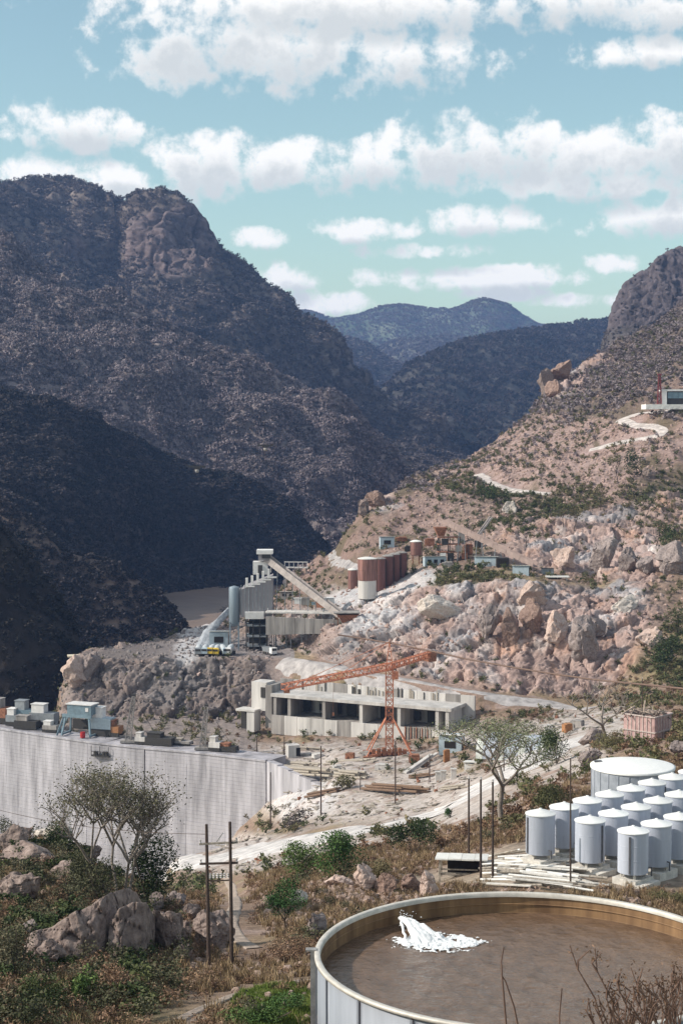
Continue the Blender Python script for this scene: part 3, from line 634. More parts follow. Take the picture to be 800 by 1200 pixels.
# ================================================================ foreground water reservoir
def PD(px, py, z):                                 # the point on a sight line at height z
    x, y, w = pxdir(px, py); k = z/w; return Vector((x*k, y*k, z))
MGALV = mat('galvanised_sheet', (.27,.29,.33), .6, .1, var=.16, scale=.8, bump=.05, streak=True, spec=.4)
MRUST = mat('stained_inner_wall', (.33,.20,.10), .7, 0, var=.3, scale=1.2, col2=(.12,.065,.035), streak=True)
MRIM = mat('tank_rim_steel', (.62,.58,.52), .5, .2, var=.15, scale=2)
TC = Vector((8.67, 75.0, -31.4)); TR = 9.78; TH = 6.9
t = empty('water_reservoir', TC, 0, 'huge open round steel reservoir full of brown water in the foreground', 'water tank')
NP = 20
def arc_panel(R, a0, a1, z0, z1, th, n=10):
    mb = MB(); vs = []
    for i in range(n+1):
        a = a0+(a1-a0)*i/n; c, s = math.cos(a), math.sin(a)
        for (r, z) in ((R, z0), (R, z1), (R-th, z1), (R-th, z0)): vs.append((r*c, r*s, z))
    fs = []
    for i in range(n):
        for k in range(4): a = i*4+k; b = i*4+(k+1)%4; fs.append((a, b, b+4, a+4))
    fs += [(0,1,2,3), (n*4+3, n*4+2, n*4+1, n*4)]
    mb.add(vs, fs); return mb
pm = arc_panel(TR, .006, 2*math.pi/NP-.006, 0, TH-.1, .05).mesh('wall_panel', MGALV, True)
for i in range(NP):
    o = bpy.data.objects.new('wall_panel', pm); C.objects.link(o); o.parent = t; o.rotation_euler = (0, 0, 2*math.pi*i/NP)
MB().lathe([(TR-.06, .1), (TR-.06, TH-.12)], 160).build('inner_lining', MRUST, t, True)
MB().lathe([(TR-.14, TH-.17), (TR-.14, TH+.02), (TR-.1, TH+.06), (TR+.1, TH+.06), (TR+.14, TH+.02), (TR+.14, TH-.10), (TR+.02, TH-.12), (TR-.1, TH-.17)], 160).build('rim', MRIM, t, True)
for z in (TH-.55, TH-1.0): MB().lathe([(TR-.09, z-.03), (TR-.13, z), (TR-.09, z+.03)], 160).build('inner_hoop', MRUST, t, True)
sm = MB().box((TR+.05, 0, TH/2-.1), (.07, .12, TH-.2)).mesh('seam_strip', MGALV)
for i in range(NP):
    o = bpy.data.objects.new('seam_strip', sm); C.objects.link(o); o.parent = t; o.rotation_euler = (0, 0, 2*math.pi*i/NP)
# the pale upright post bolted at its left edge
a = math.radians(178); mbp = MB(); cx, cy = (TR+.2)*math.cos(a), (TR+.2)*math.sin(a)
mbp.box((cx, cy, TH/2+.02), (.26, .30, TH+.02)); mbp.box((cx-.1, cy, TH+.07), (.5, .34, .08)); mbp.build('support_post', mat('post_steel', (.36,.35,.34), .6), t)
# water with ripples
WZ = TH-1.0; wv = []; wf = []; nr, na = 90, 200
for i in range(nr+1):
    for k in range(na): r = (TR-.07)*(i/nr)**.8; a = 2*math.pi*k/na; wv.append((r*math.cos(a), r*math.sin(a), 0))
wp = np.array(wv); spl = PD(503, 1104, TC.z+WZ)-TC
dd = np.hypot(wp[:,0]-spl.x, wp[:,1]-spl.y)
wz = .034*fbm(wp*np.array([1,1,1]), .40, 3, seed=801)+.035*fbm(wp, 1.1, 2, seed=811)+.018*np.sin(dd*4.2+2*fbm(wp, 1.5, 2, seed=3))*np.exp(-dd/5)
wp[:,2] = WZ+wz
for i in range(nr):
    for k in range(na): a = i*na+k; b = i*na+(k+1)%na; wf.append((a, b, b+na, a+na))
MWAT = mat('muddy_water', (.155,.098,.064), .11, 0, var=.2, scale=1.1, bump=.55, spec=.5)
mb = MB(); mb.add(wp.tolist(), wf); mb.build('water_surface', MWAT, t, True)
# inlet jet and foam
MFOAM = mat('white_foam', (.78,.79,.79), .6, 0, var=.06, scale=6)
jet = empty('water_jet', TC+Vector((spl.x, spl.y, WZ)), 0, 'white jet of water gushing over the rim and foaming on the brown water', 'water jet')
st = PD(470, 1076, TC.z+TH-.55)-(TC+Vector((spl.x, spl.y, WZ)))
rn = random.Random(5)
for k in range(1):
    mb = MB()
    for s in range(44):
        off = Vector((rn.gauss(0,.10), rn.gauss(0,.10), rn.gauss(0,.07))); e = Vector((rn.gauss(-.15,.42), rn.gauss(.0,.36), -.02)); n = 9
        mb.path([st+off*.6+(e-st)*(i/n)*1.0+Vector((0,0,(.55 if s%2 else .32)*(i/n)*(1-i/n)*1.5))+Vector((rn.gauss(0,.03), rn.gauss(0,.03), rn.gauss(0,.03))) for i in range(n+1)], [.05+.06*(i/n)*rn.uniform(.4,1.5) for i in range(n+1)], 6)
    fo = mb.build('falling_water', MFOAM, jet, True); rm = fo.modifiers.new('merge', 'REMESH'); rm.mode = 'VOXEL'; rm.voxel_size = .05; rm.use_smooth_shade = True; sm_ = fo.modifiers.new('soften', 'SMOOTH'); sm_.iterations = 1
mb = MB(); gx = np.linspace(-2.2, 3.4, 190); gy = np.linspace(-2.0, 1.7, 130); XX, YY = np.meshgrid(gx, gy); q3 = np.stack([XX, YY, XX*0], -1).reshape(-1, 3)
fn = fbm(q3, .5, 4, .6, seed=77).reshape(XX.shape); fn2 = fbm(q3, .16, 3, .6, seed=78).reshape(XX.shape); ee = 1-((XX-.35)/2.2)**2-((YY+.1)/1.35)**2
den = ee*1.1+fn*.9+fn2*.95-.1; hh = .012+np.clip(den, 0, 1)*.12*(.6+.8*np.abs(fn2))
keep_ = den > 0; idx = -np.ones(XX.shape, int); idx[keep_] = np.arange(keep_.sum()); fvs = np.stack([XX, YY, hh], -1)[keep_].tolist()
ffs = [(idx[a, b], idx[a, b+1], idx[a+1, b+1], idx[a+1, b]) for a in range(len(gy)-1) for b in range(len(gx)-1) if idx[a,b] >= 0 and idx[a,b+1] >= 0 and idx[a+1,b+1] >= 0 and idx[a+1,b] >= 0]
mb.add(fvs, [tuple(int(v) for v in f) for f in ffs]); ROCKF1 = rock_mb(1, 1).f
tag(mb.build('foam', MFOAM, jet, True), kind='stuff')
mb = MB()
for i in range(130):
    r = rn.uniform(.015,.05); f = rn.random(); p = st*(1-f)+Vector((rn.gauss(0,.45*f+.08), rn.gauss(0,.35*f+.05), abs(rn.gauss(.1,.3))*(1-f*.3)))
    mb.add([(p.x+r*q[0], p.y+r*q[1], p.z+r*q[2]) for q in rock_mb(1,1).v], ROCKF1)
tag(mb.build('spray', MFOAM, jet, True), kind='stuff')

# ================================================================ small storage tanks on plinths
MTANK = mat('silver_tank_sheet', (.47,.50,.575), .5, .0, var=.14, scale=1.0, bump=.03, streak=True, spec=.4)
MLID = mat('white_tank_lid', (.80,.80,.78), .55, 0, var=.05, scale=2)
MDK = mat('dark_strip', (.13,.13,.14), .6); MCONC = mat('pale_concrete', (.66,.62,.56), .9, var=.2, scale=1.5, bump=.2)
MTIMB = mat('weathered_timber', (.42,.37,.31), .9, var=.35, scale=4, bump=.2)
def make_tank(strip_a, label):
    t = empty('storage_tank', (0,0,0), 0, label, 'storage tank', 'small silver storage tanks in three rows')
    R = 1.42; H = 3.86
    MB().lathe([(0,0),(R,0),(R,.04),(R,1.23),(R,1.26),(R+.02,1.29),(R,1.32),(R,1.35),(R,2.53),(R,2.56),(R+.02,2.59),(R,2.62),(R,2.65),(R,H-.05),(R,H)], 40).build('shell', MTANK, t, True)
    MB().lathe([(R+.07,H-.06),(R+.07,H+.02),(R*.6,H+.22),(.14,H+.44),(.14,H+.5),(0,H+.5)], 40).build('lid', MLID, t, False)
    a = strip_a; mb = MB(); mb.box(((R+.03)*math.cos(a), (R+.03)*math.sin(a), H*.48), (.16,.16,H*.9), a); mb.build('gauge_strip', MDK, t)
    for k in range(4):
        a = math.pi/4+k*math.pi/2; mb = MB(); mb.box((1.05*math.cos(a), 1.05*math.sin(a), -.24), (.22,.22,.48), a); mb.build('foot', MCONC, t)
    mb = MB(); mb.tube((R-.05,0,.5), (R+.3,0,.5), .07); mb.tube((R+.3,0,.5), (R+.3,0,-.3), .07); o = mb.build('outlet_pipe', MDK, t); o.rotation_euler = (0,0,math.radians(-60))
    return t
ordn = ['first', 'second', 'third', 'fourth', 'fifth', 'sixth', 'seventh', 'eighth']
rowsT = [('rear', 19.35, 158.8, 8), ('middle', 23.75, 156.0, 6), ('front', 27.15, 151.9, 4)]
proto = None
for rn_, x0, y0, n in rowsT:
    for i in range(n):
        x = x0+i*2.68; y = y0+i*2.72
        lab = 'small silver tank with a white conical lid, %s from the left in the %s row' % (ordn[i], rn_)
        if proto is None: o = proto = make_tank(math.radians(205), lab)
        else: o = copy_tree(proto)
        o.location = (x, y, -41.86); o['label'] = lab; o.rotation_euler = (0, 0, random.choice([0, .15, -.12, 2.2, .1]) if i else [0, 1.9, .75][[r[0] for r in rowsT].index(rn_)])
        b = MB(); b.box((0,0,-.75), (2.9, 2.9 if i else 2.6, 1.5), 0); b.box((0,-.9 if i == 0 else 0,-1.0), (3.0, 2.3, 1.4))
        g = b.build('plinth', MCONC, None); g.location = (x, y, -42.32); g.rotation_euler = (0,0,.79)
        tag(g, 'pale concrete plinth under the %s tank from the left in the %s row' % (ordn[i], rn_), 'plinth', 'concrete plinths under the small tanks')
# big white-lidded tank
TX, TY = 35.6, 200.0; gb = -46.6
t = empty('round_tank', (TX, TY, gb), 0, 'wide low round tank with a flat white lid behind the small silver tanks', 'water tank')
MPALE = mat('patchy_grey_wall', (.46,.49,.55), .6, .1, var=.3, scale=.7, col2=(.27,.30,.34))
MB().lathe([(5.0,0),(5.0,4.6)], 72).build('wall', MPALE, t, True)
MB().lathe([(5.14,4.42),(5.16,4.66),(4.9,4.72),(2.5,4.95),(0,5.02)], 72).build('lid', MLID, t, True)
mb = MB(); mb.box((-4.0,1.6,4.86), (.9,.6,.16)); mb.build('hatch', MDK, t)
for k in range(24):
    a = 2*math.pi*k/24; mb = MB(); mb.box((5.03*math.cos(a), 5.03*math.sin(a), 2.2), (.07,.10,4.4), a); mb.build('wall_rib', MPALE, t)
# ================================================================ poles and wires
MPOLE = mat('dark_timber_pole', (.085,.06,.05), .9, var=.3, scale=6)
MWHITE = mat('white_paint', (.78,.76,.72), .6, var=.12, scale=2); MINS = mat('glazed_insulator', (.55,.52,.50), .3, 0)
def pole(px, ytop, ybase, dmin, r, label, arm=None, lean=0):
    b = hit(px, ybase, dmin); top = P(px+lean, ytop, b.y)
    t = empty('utility_pole', b, 0, label, 'pole'); h = top-b
    MB().tube((0,0,-.6), h, r, r*.7, 8).build('post', MPOLE, t)
    if arm:
        mb = MB(); mb.bar(Vector((-arm,0,h.z*.95)), Vector((arm,0,h.z*.95)), .14); mb.build('cross_arm', MPOLE, t)
        for s in (-.9,0,.9): MB().lathe([(.0,0),(.09,.02),(.05,.1),(.09,.18),(0,.3)], 8, (s*arm, 0, h.z*.95+.07)).build('insulator', MINS, t)
    else: MB().lathe([(.0,.25),(.10,.2),(.06,.08),(.11,0)], 8, (h.x, h.y, h.z)).build('cap', MINS, t)
    return t, top
for a in [(317,905,972,400,.22,'thin dark pole at the right end of the dam face'),
          (376,874,955,380,.2,'tall dark pole on the dusty terrace left of the orange crane'),
          (463,868,968,380,.2,'tall dark pole standing in front of the orange crane'),
          (549,912,1006,150,.13,'leftmost of the three close dark poles beside the flat-roofed shed'),
          (563,913,1030,130,.13,'middle one of the three close dark poles beside the flat-roofed shed'),
          (577,916,1031,130,.13,'rightmost of the three close dark poles beside the flat-roofed shed'),
          (668,888,1042,120,.09,'tall thin dark pole in front of the small silver tanks'),
          (503,884,915,380,.16,'short post beside the timber ramp right of the crane'),
          (301,862,886,440,.2,'short dark post at the left end of the terrace, leaning'),
          (333,863,886,440,.2,'short dark post right of the leaning one on the terrace'),
          (752,795,834,250,.16,'thin pole with a white insulator behind the ribbed container'),
          (422,905,926,380,.14,'thin short stake in the middle of the dusty terrace'),
          (590,884,905,300,.14,'thin stake behind the flat-topped acacia')]:
    pole(*a)
b1 = hit(245, 1131, 90); b2 = P(272, 1134, b1.y-.3)
t = empty('power_pole_frame', b1, 0, 'twin-pole power line frame with cross arms and insulators left of the reservoir', 'power pole')
tp1 = P(242, 966, b1.y)-b1; tp2 = P(269.5, 963, b1.y-.3)-b1; q2 = b2-b1
MB().tube((0,0,-.5), tp1, .14, .10, 10).build('pole', MPOLE, t); MB().tube(q2-Vector((0,0,.5)), tp2, .14, .10, 10).build('pole', MPOLE, t)
def L2(f): return q2.lerp(tp2, f)
def L1(f): return tp1*f
for f in (.86, .72): MB().bar(L1(f)-Vector((.5,0,0)), L2(f)+Vector((.5,0,0)), .10, .14).build('cross_arm', MPOLE if f < .8 else MTIMB, t)
MB().bar(L1(.60), L2(.60), .08).build('cross_arm', MPOLE, t)
for k in range(6):
    p = L1(.62).lerp(L2(.62), .12+k*.155); MB().lathe([(.0,.32),(.11,.26),(.05,.2),(.12,.13),(.05,.07),(.10,0)], 8, p).build('insulator', MINS, t)
for f in (.86,.72):
    for s in (-.42, .42): p = (L1(f) if s < 0 else L2(f))+Vector((s,0,.08)); MB().lathe([(.0,.26),(.08,.2),(.04,.1),(.08,0)], 8, p).build('insulator', MINS, t)
MB().bar(L1(.86)+Vector((.6,0,.05)), L1(.93)+Vector((1.1,0,.1)), .07).build('switch_arm', MINS, t)
def cable(name, pts, r, m, label):
    mb = MB(); mb.path(pts, [r]*len(pts), 6); o = mb.build(name, m, None, True); return tag(o, label, 'cable')
def sag(a, b, s, n=16): return [a.lerp(b, i/n)-Vector((0,0,s*4*(i/n)*(1-i/n))) for i in range(n+1)]
cable('hanging_cable', [P(x, y, D) for x, y, D in [(396,744,500),(430,749,488),(470,756,474),(505,763,462),(550,773,446),(600,782,428),(650,790,410),(700,797,392),(752,802,374),(800,807,358),(900,812,330)]], .24, mat('rusty_cable', (.20,.13,.10), .8), 'thick brown cable sagging across the cut rock face')
cable('power_line', sag(b1+L1(.93), P(-60,930,170), 1.0), .02, MPOLE, 'thin power line running left from the twin-pole frame')

# ================================================================ tower crane
MOR = mat('orange_crane_paint', (.60,.235,.135), .6, 0, var=.3, scale=2)
MBAL = mat('rusty_ballast', (.33,.15,.09), .9, var=.35, scale=1.5)
def lattice(a, b, w, tb=.2, bays=None, up=None, w2=None):
    a = Vector(a); b = Vector(b); d = (b-a); Ln = d.length; d.normalize(); up = Vector(up or (0,0,1)) 
    if abs(d.dot(up)) > .95: up = Vector((0,1,0))
    r = d.cross(up).normalized(); u = r.cross(d).normalized(); bays = bays or max(2, int(Ln/w)); w2 = w2 or w; mb = MB()
    def c(i, k): ww = w+(w2-w)*i/bays; return a+d*Ln*i/bays+r*(ww/2)*(1 if k in (1,2) else -1)+u*(ww/2)*(1 if k in (2,3) else -1)
    for k in range(4): mb.bar(c(0,k), c(bays,k), tb)
    for i in range(bays+1):
        for k in range(4):
            mb.bar(c(i,k), c(i,(k+1)%4), tb*.7)
            if i < bays: mb.bar(c(i,k), c(i+1,(k+1)%4), tb*.65) if (i+k) % 2 else mb.bar(c(i,(k+1)%4), c(i+1,k), tb*.65)
    return mb
cb = hit(456, 880, 400); cb = Vector((P(456,880,478).x, 478, min(cb.z, P(456,880,478).z)))
t = empty('tower_crane', cb, 0, 'orange lattice tower crane with a long jib over the concrete intake', 'crane')
jz = P(456, 781, 478).z-cb.z; hz_ = P(453, 752, 478).z-cb.z
lattice((0,0,1.5), (0,0,jz-1), 2.1, .27).build('mast', MOR, t)
mb = MB()
for s in (-1,1):
    for q in (-1,1): mb.bar((s*1.1,q*1.1,jz-1), (0,0,hz_), .22)
for f in (.35,.65): w = 1.1*(1-f); zz = (jz-1)+(hz_-jz+1)*f; [mb.bar((w*a,w*b,zz),(w*c_,w*d_,zz), .16) for a,b,c_,d_ in ((-1,-1,1,-1),(1,-1,1,1),(1,1,-1,1),(-1,1,-1,-1))]
mb.build('tower_head', MOR, t)
jt = PD(332, 805, cb.z+jz)-cb; ct = PD(506, 766, cb.z+jz)-cb
lattice(Vector((0,0,jz))+jt.normalized()*0, jt, 1.9, .21, up=(0,0,1), w2=1.5).build('jib', MOR, t)
lattice((0,0,jz), ct, 1.6, .24).build('counter_jib', MOR, t)
mb = MB(); mb.bar((0,0,hz_), jt*.45+Vector((0,0,jz*.55+1)), .12); mb.bar((0,0,hz_), jt*.8+Vector((0,0,jz*.2+.9)), .12); mb.bar((0,0,hz_), ct*.9+Vector((0,0,jz*.1+.8)), .12); mb.build('tie_bar', MOR, t)
mb = MB(); mb.box(ct*.95+Vector((0,0,jz*.05-.8)), (2.6,3.2,2.6), .5); mb.build('counterweight', MBAL, t)
mb = MB(); mb.box(Vector((1.6,-1.4,jz-2.4)), (1.8,1.8,2.2)); mb.build('cab', MOR, t)
mb = MB(); p = jt*.97+Vector((0,0,jz*.03-1.3)); mb.box(p, (1.6,1.6,.9)); mb.build('trolley', MBAL, t)
mb = MB(); p = jt*.55+Vector((0,0,jz*.45-1)); mb.bar(p, p-Vector((0,0,9)), .06); mb.box(p-Vector((0,0,9.4)), (.6,.4,.9)); mb.build('hook', MBAL, t)
for s in (-1,1):
    for q in (-1,1):
        MB().bar((s*6.6,q*4.2,.9), (s*1.0,q*1.0,11.5), .30).build('brace', MOR, t)
        MB().bar((0,0,.9), (s*6.6,q*4.2,.9), .6, .7).build('base_beam', MOR, t)
        mb = MB(); mb.box((s*6.4,q*4.2,.5), (2.6,1.8,1.0)); mb.build('bogie', MBAL, t)
for i in range(7):
    mb = MB(); mb.box((-4.6+i*1.5, -1.9-.4*(i%2), 1.9), (1.1,1.5,1.5+.4*(i%3)), .1*(i%3)); mb.build('ballast_block', MBAL, t)

# ================================================================ concrete intake structure
MC1 = mat('fresh_concrete', (.60,.57,.54), .9, var=.22, scale=.35, bump=.2, streak=True)
MC2 = mat('stained_concrete', (.33,.305,.285), .9, var=.35, scale=.5, bump=.2, streak=True)
MVOID = mat('dark_steel', (.06,.055,.05), .7, .2)
A0 = P(321, 816, 535); A1 = P(543, 833, 505); dA = Vector((A1.x-A0.x, A1.y-A0.y, 0)); LA = dA.length-5; ra = math.atan2(dA.y, dA.x)
t = empty('concrete_intake', (A0.x, A0.y, -101), ra, 'long raw concrete intake with open bays, piers and a roof slab behind the crane', 'concrete structure')
zS = -89+101
mb = MB(); mb.box((LA/2, 5.5, zS), (LA+2, 12, 1.0)); mb.build('roof_slab', MC1, t)
n = 14
for i in range(n):
    w = (LA+8)/n; mb = MB(); mb.box((-4+w*(i+.5), 11.9, (15.6-.8*i/n)/2), (w-.14, .8, 15.6-.8*i/n)); mb.build('back_wall_panel', MC1 if i%4 else MC2, t)
for f in (.0,.085,.29,.505,.72,.93,.985):
    mb = MB(); mb.box((LA*f+.4, 5.4, 8.4), (1.1, 11, 6.3)); mb.build('pier', MC2 if f < .3 else MC1, t)
mb = MB(); mb.box((LA/2, 5.5, 2.6), (LA+2, 11.5, 5.2)); mb.build('floor_slab', MC2, t)
n = 13
for i in range(n):
    w = (LA+1)/n; mb = MB(); mb.box((-.5+w*(i+.5), -.75, 2.55), (w-.12, .7, 6.2-.02*i)); mb.build('front_wall_panel', MC1 if i%5 else MC2, t)
for i in range(26):
    x = random.uniform(4, LA-2); hh = random.uniform(1.5, 3.2); mb = MB(); mb.box((x, 11.35, zS+.5+hh/2), (random.choice([.25,.35,.8]), .25, hh)); mb.build('formwork_post', MTIMB if i%3 else MVOID, t)
for i in range(9):
    x = LA*(.12+.09*i)+random.uniform(-1,1); mb = MB(); mb.box((x, 9, 7.6), (random.uniform(1.5,4), .5, random.uniform(2,4.6))); mb.build('shutter_panel', MVOID, t)
for i in range(10):
    mb = MB(); x = LA*.77+i*.95; mb.box((x, -1.25, 3.1), (.3, .25, 5.6)); mb.build('formwork_stave', MTIMB if i%2 else MBAL, t)
mb = MB(); mb.box((-6.2,4,11), (5.6,6,9.4)); mb.build('gate_house', MC1, t)
mb = MB(); mb.box((-4.6,.9,12.4), (1.6,.3,3.4)); mb.build('gate_house_opening', MVOID, t)
mb = MB(); mb.box((-9.4,0,6.6), (7.2,5,.6)); mb.build('annex_roof', MC1, t)
mb = MB(); mb.box((-7.6,0,3), (2.8,4.4,6.6)); mb.build('annex_wall', MC1, t); mb = MB(); mb.box((-11,1.5,3), (4,1,6.4)); mb.build('annex_recess', MVOID, t)
mb = MB(); mb.box((-2.3,5,8), (2.4,9,14)); mb.build('end_wall', MC2, t)

# ================================================================ the dam
CR = [(-160,577),(-80,556),(0,541),(56,528),(112,516.5),(168,508),(225,501.5),(270,495),(316,488)]
cpx = np.array([c[0] for c in CR], float); cD = np.array([c[1] for c in CR])
CZ = -100.6
xs = np.linspace(-160, 316, 400); PT = [Vector(((x-400)/F*np.interp(x, cpx, cD)*1.008, np.interp(x, cpx, cD), 0)) for x in xs]
cum = [0]
for a, b in zip(PT[:-1], PT[1:]): cum.append(cum[-1]+(b-a).length)
Ld = cum[-1]
def dam_at(s):
    i = min(max(np.searchsorted(cum, s)-1, 0), len(PT)-2); f = (s-cum[i])/(cum[i+1]-cum[i]); return PT[i].lerp(PT[i+1], f), (PT[i+1]-PT[i]).normalized()
p0, _ = dam_at(Ld*.5)
t = empty('arch_dam', (p0.x, p0.y, CZ-42), 0, 'tall curved pale concrete arch dam face with visible lift joints', 'dam')
off = Vector((p0.x, p0.y, CZ-42))
MDAM = mat('dam_concrete', (.45,.433,.462), .85, var=.34, scale=.35, bump=.15, streak=True, world=True, rnd=.035)
MDAM2 = mat('dam_concrete_stained', (.42,.40,.425), .85, var=.40, scale=.20, bump=.15, streak=True, world=True)
NCc, NRr = 24, 12; cw = Ld/NCc; rh = 3.5; mbp = MB(); [mbp.box((0,0,(k-1)*rh/3), (cw-.05, 2.2+.03*(k%2), rh/3-.04)) for k in range(3)]; pm1 = mbp.mesh('concrete_panel', MDAM); pm2 = pm1.copy(); pm2.materials.clear(); pm2.materials.append(MDAM2)
for c_ in range(NCc):
    p, d = dam_at((c_+.5)*cw); ang = math.atan2(d.y, d.x); nrm = Vector((d.y, -d.x, 0))
    for r_ in range(NRr):
        o = bpy.data.objects.new('concrete_panel', pm1 if True else pm2); C.objects.link(o); o.parent = t
        lean = .006*r_*r_*2.2+random.uniform(-.03,.03)
        o.location = p+nrm*(1.1+lean)+Vector((0,0,CZ-rh*(r_+.5)-.3))-off; o.rotation_euler = (0,0,ang)
core = MB()
for i in range(60):
    a, d = dam_at(Ld*i/60); b, d2 = dam_at(Ld*(i+1)/60); n1 = Vector((d.y,-d.x,0)); q = [a+n1*1.25, b+n1*1.25, b-n1*9, a-n1*9]
    core.quad8([Vector((v.x, v.y, CZ-60))-off for v in q]+[Vector((v.x, v.y, CZ-.25))-off for v in q])
core.build('dam_core', MDAM2, t)
cope = MB()
for i in range(60):
    a, d = dam_at(Ld*i/60); b, d2 = dam_at(Ld*(i+1)/60); n1 = Vector((d.y,-d.x,0)); n2 = Vector((d2.y,-d2.x,0)); q = [a+n1*2.5, b+n2*2.5, b+n2*1.2, a+n1*1.2]
    cope.quad8([Vector((v.x, v.y, CZ-.28))-off for v in q]+[Vector((v.x, v.y, CZ+.25))-off for v in q])
cope.build('coping', MDAM, t)
# the wing wall at its right end
w0 = P(313, 892, 485.5); w1 = P(392, 914, 452); dv = (w1-w0); dv.z = 0; rw = math.atan2(dv.y, dv.x)
t = empty('wing_wall', (w0.x, w0.y, w0.z-16), rw, 'bright sloping concrete wing wall at the right end of the dam', 'wall')
for i in range(6):
    w = dv.length/6; hh = 16-i*1.6; mb = MB(); mb.box((w*(i+.5), 1, 16-hh/2-.3*i), (w-.1, 2.2, hh)); mb.build('concrete_panel', MDAM, t)
# timber stacks along the terrace edge
def logs(label, px0, py0, px1, py1, dmin, n, r, lift=.0, name='log_stack', m=None, jit=1.0):
    a = hit(px0, py0, dmin); b = hit(px1, py1, dmin); d = (b-a).normalized(); sd = Vector((-d.y, d.x, 0)).normalized()
    t = empty(name, a, 0, label, 'timber stack'); Ln = (b-a).length
    for i in range(n):
        s = (i%4-1.5)*r*2.3; z = r+lift+(i//4)*r*1.9; o_ = random.uniform(0, .25)*Ln*jit; l_ = Ln*random.uniform(.55,.95)
        mb = MB(); p = d*o_+sd*s+Vector((0,0,z)); mb.tube(p, p+d*min(l_, Ln-o_)+sd*random.uniform(-.4,.4)*jit, r, r*.85, 7); mb.build('log', m or MTIMB, t)
    return t
logs('long stack of grey timbers at the left edge of the dusty terrace', 318, 905, 392, 911, 430, 12, .42)
logs('long stack of grey timbers running right towards the crane', 394, 910, 432, 913, 400, 10, .38)
logs('dark brown timber pile on the terrace below the crane', 428, 925, 500, 930, 380, 9, .35, m=mat('brown_timber', (.2,.13,.09), .9, var=.3))
logs('loose pile of poles lying left of the crane foot', 380, 896, 440, 893, 420, 8, .3)
logs('low pile of dark poles on the terrace right of the dam wing wall', 362, 935, 398, 928, 400, 8, .35, m=mat('brown_timber', (.2,.13,.09)))
logs('stack of pale planks between the long timbers and the crane foot', 340, 896, 372, 899, 420, 8, .3)
logs('scattered brown poles beside the loading ramp', 480, 912, 512, 908, 380, 6, .25, m=mat('brown_timber', (.2,.13,.09)))
logs('pale poles lying on the terrace below the near hut', 520, 926, 556, 922, 350, 6, .25)
logs('low timber row at the foot of the intake front wall', 330, 877, 380, 880, 450, 6, .3)
t_ = hit(474, 907, 380); e_ = P(505, 884, t_.y+10)
r_ = MB(); r_.bar(Vector((0,0,.3)), e_-t_, 1.1, .4); r_.bar(Vector((1.6,1.6,.3)), e_-t_+Vector((1.6,1.6,0)), .9, .4)
o = r_.build('loading_ramp', MC1, None); o.location = t_; tag(o, 'pale sloping double beam ramp right of the crane', 'ramp')

# ================================================================ huts and sheds
MBLUE = mat('pale_blue_paint', (.44,.52,.57), .6, var=.12, scale=1); MWALL = mat('whitewashed_wall', (.70,.69,.68), .7, var=.12, scale=1)
MROOF = mat('bright_tin_roof', (.80,.78,.73), .5, .1, var=.1, scale=1); MDARK = mat('dark_opening', (.03,.025,.022), .9)
MRED = mat('red_oxide_paint', (.29,.15,.125), .8, var=.45, scale=.6, streak=True); MGREY = mat('grey_steel', (.30,.32,.34), .55, .3, var=.2, scale=.8)
MBLSTEEL = mat('blue_grey_steel', (.20,.28,.33), .5, .2, var=.2, scale=1); MYEL = mat('yellow_paint', (.70,.48,.06), .5)
def shed(name, px, py, D, w, dpt, h, rz, label, wall, roof, openings=2, cat='shed', slope=.12, legs=False):
    b = P(px, py, D) if D and D < 560 else (hit(px, py, 560) if D else hit(px, py, 150)); z = gz(b.x, b.y); z = min(b.z, z+.3) if abs(z-b.z) < 6 else b.z
    t = empty(name, (b.x, b.y, b.z), rz, label, cat)
    if not legs:
        mb = MB(); mb.box((0,0,h/2-.4), (w,dpt,h+.8)); mb.build('walls', wall, t)
        for i in range(openings):
            x = (-.5+(i+.5)/openings)*w*.9; mb = MB(); mb.box((x, -dpt/2-.02, h*.5), (w*.5/openings, .14, h*.42)); mb.build('window' if i else 'door', MDARK, t)
        mb = MB(); mb.box((w/2+.02, 0, h*.45), (.12, dpt*.6, h*.7)); mb.build('side_opening', MDARK, t)
    else:
        for sx in (-1,1):
            for sy in (-1,1): mb = MB(); mb.box((sx*(w/2-.15), sy*(dpt/2-.15), h/2-.3), (.18,.18,h+.6)); mb.build('post', MTIMB, t)
        mb = MB(); mb.box((w*.08, dpt*.15, h*.42), (w*.78, dpt*.6, h*.84)); mb.build('stored_crates', MDARK, t)
        mb = MB(); mb.box((-w*.1, -dpt*.38, h*.22), (w*.7, dpt*.12, h*.12)); mb.box((-w*.05, -dpt*.42, h*.5), (w*.8, .1, .12)); mb.build('rail', MTIMB, t)
    nb = max(3, int(w/1.1)) if w < 12 else 8
    for i in range(nb):
        mb = MB(); ww = (w+.6)/nb; mb.box((-(w+.6)/2+ww*(i+.5), -.1, h+.12+.02*(i%2)), (ww-.03, dpt+.7, .14), 0, -slope); mb.build('roof_sheet', roof, t)
    return t
shed('site_hut', 529, 880, 462, 6.4, 5.5, 4.6, -.25, 'small pale blue hut with a flat white roof right of the crane', MBLUE, MROOF, 1, 'hut')
shed('site_hut', 557, 911, 405, 5.2, 4.2, 3.8, -.2, 'small white-roofed hut with a dark side, nearer than the pale blue hut', MWALL, MROOF, 2, 'hut')
for i, (x, y) in enumerate([(513,916),(519,915),(531,913)]):
    b = hit(x, y, 350); mb = MB(); mb.box((0,0,1.1), (1.3,1.1,2.6)); mb.box((0,0,2.5), (1.5,1.3,.25)); o = mb.build('concrete_block', MC1, None, loc=b)
    tag(o, ['leftmost short concrete pillar in front of the near hut', 'middle short concrete pillar in front of the near hut', 'rightmost short concrete pillar in front of the near hut'][i], 'concrete block')
